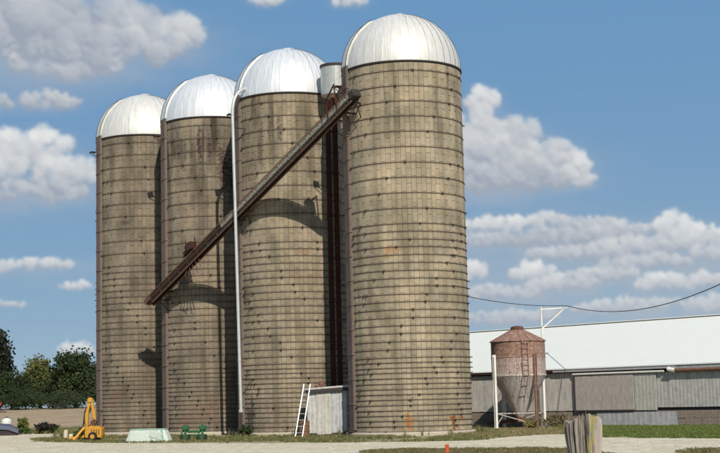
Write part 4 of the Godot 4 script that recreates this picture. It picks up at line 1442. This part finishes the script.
func fence_posts() -> void:
	# gnarled, deeply fluted post close to the camera
	var t := thing("fence_post", "gnarled grey wooden fence post with yellow lichen in the foreground", "post", Vector3(1.55, 0, -10.0))
	var nz := FastNoiseLite.new()
	nz.seed = 4
	nz.frequency = 1.0
	var w := 512
	var h := 256
	var grain := noise_bytes(71, 0.11, 4, w, h, 1, 16)
	var spots := noise_bytes(72, 0.05, 5, w, h)
	var fine := noise_bytes(73, 0.16, 4, w, h, 1, 4)
	var im := Image.create(w, h, false, Image.FORMAT_RGB8)
	for y in h:
		for x in w:
			var i := y * w + x
			var deg := (x + 0.5) / w * 360.0 - 180.0
			var g := grain[i] / 255.0 * 0.6 + fine[i] / 255.0 * 0.4
			var c := Vector3(0.10, 0.085, 0.07).lerp(Vector3(0.42, 0.385, 0.34), clampf(g * 1.5 - 0.25, 0.0, 1.0))
			if deg > 36.0 and deg < 120.0:
				c = c.lerp(Vector3(0.50, 0.43, 0.40), 0.5)
			var band := 1.0 - absf(deg - 20.0 - (spots[i] - 128) * 0.10) / 15.0
			var li := clampf((band - 0.2 + (spots[i] - 128) / 55.0 + (fine[i] - 128) / 120.0) * 1.6, 0.0, 1.0) * 0.75
			c = c.lerp(Vector3(0.36, 0.32, 0.10), li)
			im.set_pixel(x, y, lin(c.x, c.y, c.z))
	var pm := StandardMaterial3D.new()
	pm.resource_name = "old_post"
	pm.albedo_texture = ImageTexture.create_from_image(im)
	pm.roughness = 0.95
	pm.metallic_specular = 0.2
	var ps := mb()
	var n := 180
	var m := 80
	var rings := []
	for k in m + 1:
		var u := float(k) / m
		var ring := []
		for i in n:
			var an := TAU * i / n
			var deg := rad_to_deg(an)
			if deg > 180.0:
				deg -= 360.0
			var d := Vector3(sin(an), 0, cos(an))
			var tw := u * 0.5
			var rr := 0.107 + nz.get_noise_3d(d.x * 2.0, tw * 2.0, d.z * 2.0) * 0.030 + nz.get_noise_3d(d.x * 6.0 + 3.0, tw * 3.0, d.z * 6.0) * 0.022
			rr += nz.get_noise_3d(d.x * 17.0, tw * 5.0, d.z * 17.0 + 5.0) * 0.009 + nz.get_noise_3d(d.x * 42.0, tw * 12.0, d.z * 42.0) * 0.004
			rr += 0.012 * smoothstep(0.86, 0.97, u)
			for q in [[-6.0 + 9.0 * nz.get_noise_1d(u * 7.0), 8.0, 0.060], [-47.0, 5.0, 0.026], [40.0 + 6.0 * nz.get_noise_1d(u * 6.0 + 9.0), 4.0, 0.026], [-26.0, 3.0, 0.014], [63.0, 3.0, 0.018], [110.0, 6.0, 0.03], [-120.0, 7.0, 0.03], [170.0, 5.0, 0.03]]:
				rr -= q[2] * exp(-pow((deg - q[0]) / q[1], 2.0))
			var top := 1.622 - 0.07 * absf(nz.get_noise_2d(deg * 0.05, 2.0)) - 0.05 * smoothstep(0.0, 60.0, -deg) - 0.03 * smoothstep(25.0, 60.0, deg) + 0.03 * nz.get_noise_1d(deg * 0.45)
			ring.append([Vector3(d.x * rr - 0.006 * u, lerpf(-0.3, top, u), d.z * rr), Vector2(deg / 360.0 + 0.5, 1.0 - u)])
		rings.append(ring)
	for k in m:
		for i in n:
			var j := (i + 1) % n
			var four := [rings[k][i], rings[k][j], rings[k + 1][j], rings[k + 1][i]]
			for e in [0, 2, 1, 0, 3, 2]:
				var uv: Vector2 = four[e][1]
				if j == 0 or absf(uv.x - four[0][1].x) > 0.5:
					uv.x = four[0][1].x
				ps.set_uv(uv)
				ps.add_vertex(four[e][0])
	for i in n:
		var j := (i + 1) % n
		for v in [rings[m][i], [Vector3(0, 1.55, 0), Vector2(0.5, 0.5)], rings[m][j]]:
			ps.set_uv(v[1])
			ps.add_vertex(v[0])
	obj(ps, "post", pm, t)
	for y in [1.2, 0.8]:
		var sp := mb()
		tube(sp, [Vector3(0.10, y, 0.05), Vector3(0.13, y, 0.06), Vector3(0.13, y - 0.03, 0.06), Vector3(0.10, y - 0.03, 0.05)], 0.003, 5)
		obj(sp, "staple", M.rust_dark, t)
	t = thing("marker_stake", "thin orange stake rising at the bottom edge before the nearest silo", "stake", Vector3(1.27, 0, -22.0))
	var st2 := mb()
	box(st2, Transform3D(Basis(), Vector3(0, 0.42, 0)), Vector3(0.055, 1.24, 0.03), 0.006)
	box(st2, Transform3D(Basis(), Vector3(0, 0.42, -0.025)), Vector3(0.012, 1.22, 0.03))
	obj(st2, "stake", M.orange, t)
	st2 = mb()
	box(st2, Transform3D(Basis(), Vector3(0, 1.015, 0)), Vector3(0.062, 0.05, 0.036), 0.006)
	obj(st2, "cap", M.orange, t)

# ------------------------------------------------------------------ land
var gravel_poly := PackedVector2Array()

func field_y(d: float) -> float:
	return 1.74 * smoothstep(0.0, 1.0, clamp((d - 104.0) / 150.0, 0.0, 1.0)) - 0.03

func land() -> void:
	var st := mb()
	var s := 3000.0
	quad(st, Vector3(-s, 0, s), Vector3(s, 0, s), Vector3(s, 0, -s), Vector3(-s, 0, -s))
	struct(obj(st, "ground", M.soil))
	# tan field that rises gently behind the yard
	var nz := FastNoiseLite.new()
	nz.seed = 21
	nz.frequency = 0.35
	st = mb()
	st.set_smooth_group(0)
	var xs := []
	var x := -420.0
	while x < 260.0:
		xs.append(x)
		x += 1.6 if x > -75.0 and x < -15.0 else 14.0
	var ds := []
	var d := 104.0
	while d < 900.0:
		ds.append(d)
		d += 1.2 + (d - 104.0) * 0.025
	var rows := []
	for dd in ds:
		var row := []
		for xx in xs:
			var edge: float = 0.0 if dd > 105.0 else nz.get_noise_1d(xx * 1.3) * 1.6
			row.append(Vector3(xx, field_y(dd) + (nz.get_noise_2d(xx, dd) * 0.05 if dd > 105.0 else 0.0), -dd + edge))
		rows.append(row)
	for j in ds.size() - 1:
		for i in xs.size() - 1:
			quad(st, rows[j][i], rows[j][i + 1], rows[j + 1][i + 1], rows[j + 1][i])
	struct(obj(st, "field", M.field))
	# gravel yard with a ragged edge
	var outline := [[-70.0, -110.0], [-40.0, -104.0], [-25.8, -100.1], [-22.7, -95.8], [-20.4, -95.2], [-19.1, -88.6], [-18.9, -79.6], [-17.3, -74.0], [-12.7, -68.0], [-8.9, -64.7], [-5.5, -62.2], [-1.5, -59.6], [1.4, -58.5], [4.3, -57.8], [5.9, -61.0], [7.5, -63.6], [9.2, -64.6], [9.8, -62.6], [9.7, -57.8], [11.5, -55.3], [13.3, -52.9], [14.8, -51.2], [40.0, -26.0], [30.0, -26.0], [10.8, -43.2], [9.8, -43.5], [8.6, -39.5], [7.0, -40.5], [7.2, -43.5], [6.9, -46.4], [6.4, -46.9], [3.9, -48.2], [1.2, -49.7], [0.2, -49.0], [-0.6, -44.1], [-3.0, -36.0], [-50.0, -36.0], [-80.0, -70.0]]
	rng.seed = 8
	for i in outline.size():
		var a := Vector2(outline[i][0], outline[i][1])
		var q: Array = outline[(i + 1) % outline.size()]
		var b := Vector2(q[0], q[1])
		var l := a.distance_to(b)
		var near := absf(a.x) < 30.0 and a.y > -102.0
		var n := int(max(1, l / (0.35 if near else 3.0)))
		var side := (b - a).orthogonal().normalized()
		for k in n:
			var p := a.lerp(b, float(k) / n)
			p += side * (nz.get_noise_2d(p.x * 2.2, p.y * 2.2) * 0.7 + rng.randf_range(-0.07, 0.07)) * (1.0 if k else 0.3)
			gravel_poly.append(p)
	var idx := Geometry2D.triangulate_polygon(gravel_poly)
	st = mb()
	for i in range(0, idx.size(), 3):
		var p := []
		for k in 3:
			var v: Vector2 = gravel_poly[idx[i + k]]
			p.append(Vector3(v.x, 0.008, v.y))
		if (p[1] - p[0]).cross(p[2] - p[0]).y < 0.0:
			tri(st, p[0], p[2], p[1])
		else:
			tri(st, p[0], p[1], p[2])
	struct(obj(st, "gravel_road", M.gravel))

func tuft_mesh(h: float) -> Mesh:
	var st := mb()
	rng.seed = int(h * 1000.0)
	for i in 9:
		var a := rng.randf() * TAU
		var p := Vector3(sin(a), 0, cos(a)) * rng.randf() * 0.09
		var lean := Vector3(rng.randfn(), 0, rng.randfn()) * 0.35 * h
		var w := Vector3(cos(a), 0, -sin(a)) * 0.009
		var hh := h * rng.randf_range(0.6, 1.15)
		var mid := p + lean * 0.35 + Vector3(0, hh * 0.6, 0)
		var g := rng.randf_range(0.8, 1.2)
		st.set_color(Color(g, g, g))
		for v in [p - w, p + w, mid + w * 0.8, p - w, mid + w * 0.8, mid - w * 0.8, mid - w * 0.8, mid + w * 0.8, p + lean + Vector3(0, hh, 0)]:
			st.add_vertex(v)
	st.generate_normals()
	return st.commit()

func scatter(called: String, label: String, mesh: Mesh, n: int, lo: Vector2, hi: Vector2, sd: int, cols: Array, patch: float, ok: Callable) -> MultiMeshInstance3D:
	rng.seed = sd
	var nz := FastNoiseLite.new()
	nz.seed = sd
	nz.frequency = 0.22
	nz.fractal_octaves = 3
	var xf := []
	var cs := []
	for i in n:
		var p := Vector2(rng.randf_range(lo.x, hi.x), rng.randf_range(lo.y, hi.y))
		var v := nz.get_noise_2dv(p)
		var keep := rng.randf()
		var c: Color = cols[rng.randi() % cols.size()]
		var turn := rng.randf() * TAU
		var sc := rng.randf_range(0.55, 1.35)
		if v * 1.6 + patch < keep - 0.5 or not ok.call(p):
			continue
		xf.append(Transform3D(Basis(Vector3.UP, turn).scaled(Vector3.ONE * sc), Vector3(p.x, 0.0, p.y)))
		var g := rng.randf_range(0.8, 1.2)
		cs.append(Color(c.r * g, c.g * g, c.b * g))
	var mm := MultiMesh.new()
	mm.transform_format = MultiMesh.TRANSFORM_3D
	mm.use_colors = true
	mm.mesh = mesh
	mm.instance_count = xf.size()
	for i in xf.size():
		mm.set_instance_transform(i, xf[i])
		mm.set_instance_color(i, cs[i])
	var o := MultiMeshInstance3D.new()
	o.multimesh = mm
	o.material_override = M.blade
	o.name = numbered(called)
	add_child(o)
	tag(o, label, "grass")
	struct(o, "stuff")
	return o

var silo_at := [Vector3(-13.6, 0, -88.08), Vector3(-8.79, 0, -83.17), Vector3(-3.81, 0, -77.22), Vector3(2.32, 0, -70.7)]

func bare(p: Vector2) -> bool:
	# places where no grass grows: gravel, buildings
	if Geometry2D.is_point_in_polygon(p, gravel_poly):
		return true
	for s in silo_at:
		if p.distance_to(Vector2(s.x, s.z)) < R + 0.26:
			return true
	var q := Vector2(p.x - 6.37, p.y + 84.82)
	if q.dot(Vector2(-0.7264, 0.6873)) < 0.16:
		return true
	if absf(p.x + 1.86) < 1.05 and absf(p.y + 72.2) < 0.9:
		return true
	return false

func near_silo(p: Vector2) -> bool:
	for s in silo_at:
		if p.distance_to(Vector2(s.x, s.z)) < R + 0.65:
			return true
	return false

func grass() -> void:
	var green := [Color(0.10, 0.125, 0.035), Color(0.13, 0.145, 0.045), Color(0.19, 0.175, 0.075), Color(0.26, 0.22, 0.11)]
	var lush := [Color(0.12, 0.175, 0.032), Color(0.14, 0.19, 0.04), Color(0.10, 0.15, 0.028), Color(0.21, 0.21, 0.08)]
	var dry := [Color(0.27, 0.22, 0.11), Color(0.22, 0.185, 0.085), Color(0.15, 0.145, 0.05), Color(0.32, 0.27, 0.15)]
	var t1 := tuft_mesh(0.10)
	var t2 := tuft_mesh(0.08)
	scatter("grass", "worn olive grass strip along the feet of the silos", t1, 60000, Vector2(-22, -92), Vector2(6.5, -57), 51, green, -0.02, func(p): return not bare(p) and p.y > -84.0 - (p.x + 10.0) * 0.6 - 3.0)
	scatter("grass", "taller weeds growing close round the silo footings", tuft_mesh(0.34), 9000, Vector2(-18, -86), Vector2(6.5, -66), 56, green, -0.1, func(p): return not bare(p) and near_silo(p))
	scatter("grass", "lush green grass strip along the barn", t1, 60000, Vector2(9.2, -79), Vector2(26, -50), 52, lush, 0.35, func(p): return not bare(p) and (p.x > 10.2 or p.y > -63.0))
	scatter("grass", "dry straw grass around the feed bin", t2, 16000, Vector2(4.0, -82), Vector2(11.0, -59), 53, dry, 0.0, func(p): return not bare(p) and p.x < 10.6)
	scatter("grass", "dull brown-green verge grass at the bottom of the view", t2, 26000, Vector2(-3.0, -50), Vector2(13.0, -36), 54, [Color(0.17, 0.145, 0.06), Color(0.12, 0.115, 0.04), Color(0.22, 0.18, 0.09)], 0.45, func(p): return not bare(p))
	var pm := mat("pebble", Color.WHITE, 0.95)
	pm.vertex_color_use_as_albedo = true
	var ps := mb()
	ps.set_color(Color.WHITE)
	lathe(ps, [Vector2(0.018, -0.008), Vector2(0.030, 0.004), Vector2(0.022, 0.013), Vector2(0.006, 0.017)], 6)
	ps.generate_normals()
	var pebbles := scatter("loose_stones", "loose pale and dark stones scattered over the gravel yard", ps.commit(), 26000, Vector2(-22, -96), Vector2(14, -43), 58, [Color(0.50, 0.46, 0.38), Color(0.40, 0.365, 0.30), Color(0.27, 0.245, 0.20)], -0.12, func(p): return Geometry2D.is_point_in_polygon(p, gravel_poly))
	pebbles.material_override = pm
	pebbles.set_meta("category", "stones")
	scatter("grass", "rough grass beyond the gravel on the left", tuft_mesh(0.3), 16000, Vector2(-34, -108), Vector2(-14, -86), 55, green, 0.25, func(p): return not bare(p))

# ------------------------------------------------------------------ scene
func _ready() -> void:
	# camera
	var cam := Camera3D.new()
	cam.name = "camera"
	cam.fov = 18.38
	cam.near = 0.5
	cam.far = 8000.0
	cam.position = Vector3(0, 1.75, 0)
	cam.basis = Basis(Vector3.RIGHT, deg_to_rad(7.0726)) * Basis(Vector3.BACK, -0.024)
	add_child(cam)
	cam.current = true
	# sky and exposure
	var env := Environment.new()
	var sky := Sky.new()
	var sm := PanoramaSkyMaterial.new()
	sm.panorama = make_sky()
	sky.sky_material = sm
	env.background_mode = Environment.BG_SKY
	env.sky = sky
	env.tonemap_mode = Environment.TONE_MAPPER_LINEAR
	env.tonemap_exposure = 1.0
	env.sdfgi_enabled = true
	env.ssao_enabled = true
	env.ssil_enabled = true
	var we := WorldEnvironment.new()
	we.name = "world_environment"
	we.environment = env
	add_child(we)
	# sun: behind the camera, a little to the right, late-summer afternoon
	var sun := DirectionalLight3D.new()
	sun.name = "sun"
	sun.light_energy = 1.5
	sun.light_color = Color(1.0, 0.965, 0.90)
	sun.light_angular_distance = 0.5
	sun.shadow_enabled = true
	var az := deg_to_rad(15.0)
	var el := deg_to_rad(39.0)
	add_child(sun)
	sun.look_at_from_position(Vector3.ZERO, -Vector3(sin(az) * cos(el), sin(el), cos(az) * cos(el)))

	make_materials()
	land()
	var rusty := Color(0.46, 0.24, 0.10)
	var orange := Color(0.60, 0.33, 0.12)
	var dirt := Color(0.27, 0.235, 0.22)
	var purple := Color(0.20, 0.155, 0.16)
	var red := Color(0.48, 0.30, 0.25)
	silo("farthest and leftmost concrete stave silo, its dull dome partly hidden", silo_at[0], 0.153, 101, Vector3(0.255, 0.213, 0.157), true, 0.5,
		[[-14, 12.9, 0.35, 0.14, dirt, 0.6], [3, 12.0, 0.3, 0.12, dirt, 0.6], [10, 4.0, 0.7, 1.4, dirt, 0.25], [-30, 2.2, 0.5, 0.6, red, 0.3], [2, 3.0, 0.4, 0.3, red, 0.35]], -12.0, 20.0, "chute")
	silo("second silo from the left, its upper staves streaked with dark stains", silo_at[1], 0.105, 201, Vector3(0.272, 0.228, 0.168), false, 1.0,
		[[16, 15.4, 0.5, 1.8, purple, 0.8], [26, 14.9, 0.55, 1.7, purple, 0.8], [-7, 16.4, 0.22, 1.2, purple, 0.8], [3, 16.4, 0.18, 0.9, purple, 0.7], [-18, 15.0, 0.2, 1.3, purple, 0.5], [-30, 16.3, 0.3, 1.0, purple, 0.4], [20, 12.8, 0.6, 1.1, dirt, 0.5], [-2, 13.4, 0.25, 1.2, dirt, 0.5], [-5, 1.4, 0.8, 0.7, red, 0.38], [18, 1.9, 0.5, 0.5, red, 0.35], [-30, 0.8, 0.6, 0.5, red, 0.35], [8, 5.5, 0.25, 1.6, dirt, 0.3]], -14.0, 70.0, "chute")
	silo("third silo from the left, with the tall white pipe on its flank", silo_at[2], 0.049, 301, Vector3(0.338, 0.285, 0.203), false, 0.85,
		[[-8, 16.4, 0.18, 1.0, dirt, 0.8], [-18, 16.3, 0.14, 0.8, dirt, 0.7], [-30, 15.6, 0.2, 1.2, dirt, 0.5], [10, 16.8, 0.2, 0.6, dirt, 0.5], [-40, 14.0, 0.4, 2.0, purple, 0.45], [5, 14.6, 0.25, 0.9, dirt, 0.4], [16, 9.7, 0.3, 0.16, rusty, 0.25], [24, 8.4, 0.35, 0.16, rusty, 0.25], [6, 8.3, 0.3, 0.12, rusty, 0.2], [-50, 1.0, 0.6, 0.9, Color(0.16, 0.16, 0.20), 0.6], [-52, 7.5, 0.45, 0.6, purple, 0.5], [25, 1.0, 0.6, 0.7, dirt, 0.3]], -15.0, 118.0, "chute")
	silo("nearest and rightmost concrete stave silo, tallest in view with cream dome", silo_at[3], -0.033, 401, Vector3(0.392, 0.333, 0.236), true, 0.45,
		[[42, 0.78, 0.75, 0.12, orange, 0.75], [41, 0.62, 0.14, 0.42, rusty, 0.9], [-5, 0.7, 0.28, 0.45, orange, 0.55], [0.4, 1.72, 0.15, 0.14, Color(0.05, 0.04, 0.04), 0.9], [-11, 9.0, 0.5, 0.2, orange, 0.3], [-30, 8.7, 0.7, 0.12, orange, 0.25], [30, 1.1, 0.7, 0.5, dirt, 0.25], [-35, 6.2, 0.5, 0.5, dirt, 0.3], [-22, 5.6, 0.4, 0.35, dirt, 0.25]], 15.2, -88.4, "chute")
	barn()
	elevator()
	shed()
	conveyor()
	filling_pipe()
	ladder()
	feed_bin()
	poles_and_wires()
	backhoe()
	trough()
	green_frame()
	left_things()
	fence_posts()
	# trees beyond the field
	var dark := [Color(0.020, 0.034, 0.012), Color(0.027, 0.043, 0.015), Color(0.036, 0.052, 0.016)]
	var yel := [Color(0.085, 0.10, 0.028), Color(0.12, 0.125, 0.04), Color(0.06, 0.08, 0.02), Color(0.15, 0.14, 0.055)]
	var plum := [Color(0.026, 0.028, 0.018), Color(0.034, 0.032, 0.024), Color(0.022, 0.030, 0.016)]
	var mid := [Color(0.03, 0.05, 0.02), Color(0.045, 0.06, 0.022), Color(0.03, 0.04, 0.02)]
	tree("big dense dark green tree close beside the leftmost silo", Vector3(-47.3, 1.65, -231), 10.2, 8.2, dark, 61, 12000)
	tree("yellow-green open-crowned tree between darker trees at the left", Vector3(-54.2, 1.65, -236), 9.0, 6.6, yel, 62, 6500)
	tree("tallest very dark tree, cut by the left edge of the view", Vector3(-60.8, 1.65, -231), 13.0, 6.0, plum, 63)
	tree("low dark tree under the yellow-green one", Vector3(-57.0, 1.6, -228), 6.6, 6.5, dark, 64)
	tree("low bushy green tree filling the gap left of the big dark tree", Vector3(-51.5, 1.6, -233), 5.2, 5.0, mid, 65, 6000)
	tree("low green tree right at the edge of the leftmost silo", Vector3(-43.0, 1.6, -229), 6.2, 5.5, mid, 66, 6000)
	tree("broad low dark bush in front of the tallest dark tree", Vector3(-60.0, 1.5, -222), 4.6, 7.5, dark, 67, 6000)
	tree("broad low dark bush below the yellow-green tree", Vector3(-53.5, 1.5, -223), 4.2, 7.0, dark, 68, 6000)
	tree("broad low dark bush at the foot of the big dark tree", Vector3(-47.0, 1.5, -222), 3.8, 7.5, mid, 69, 6000)
	grass()
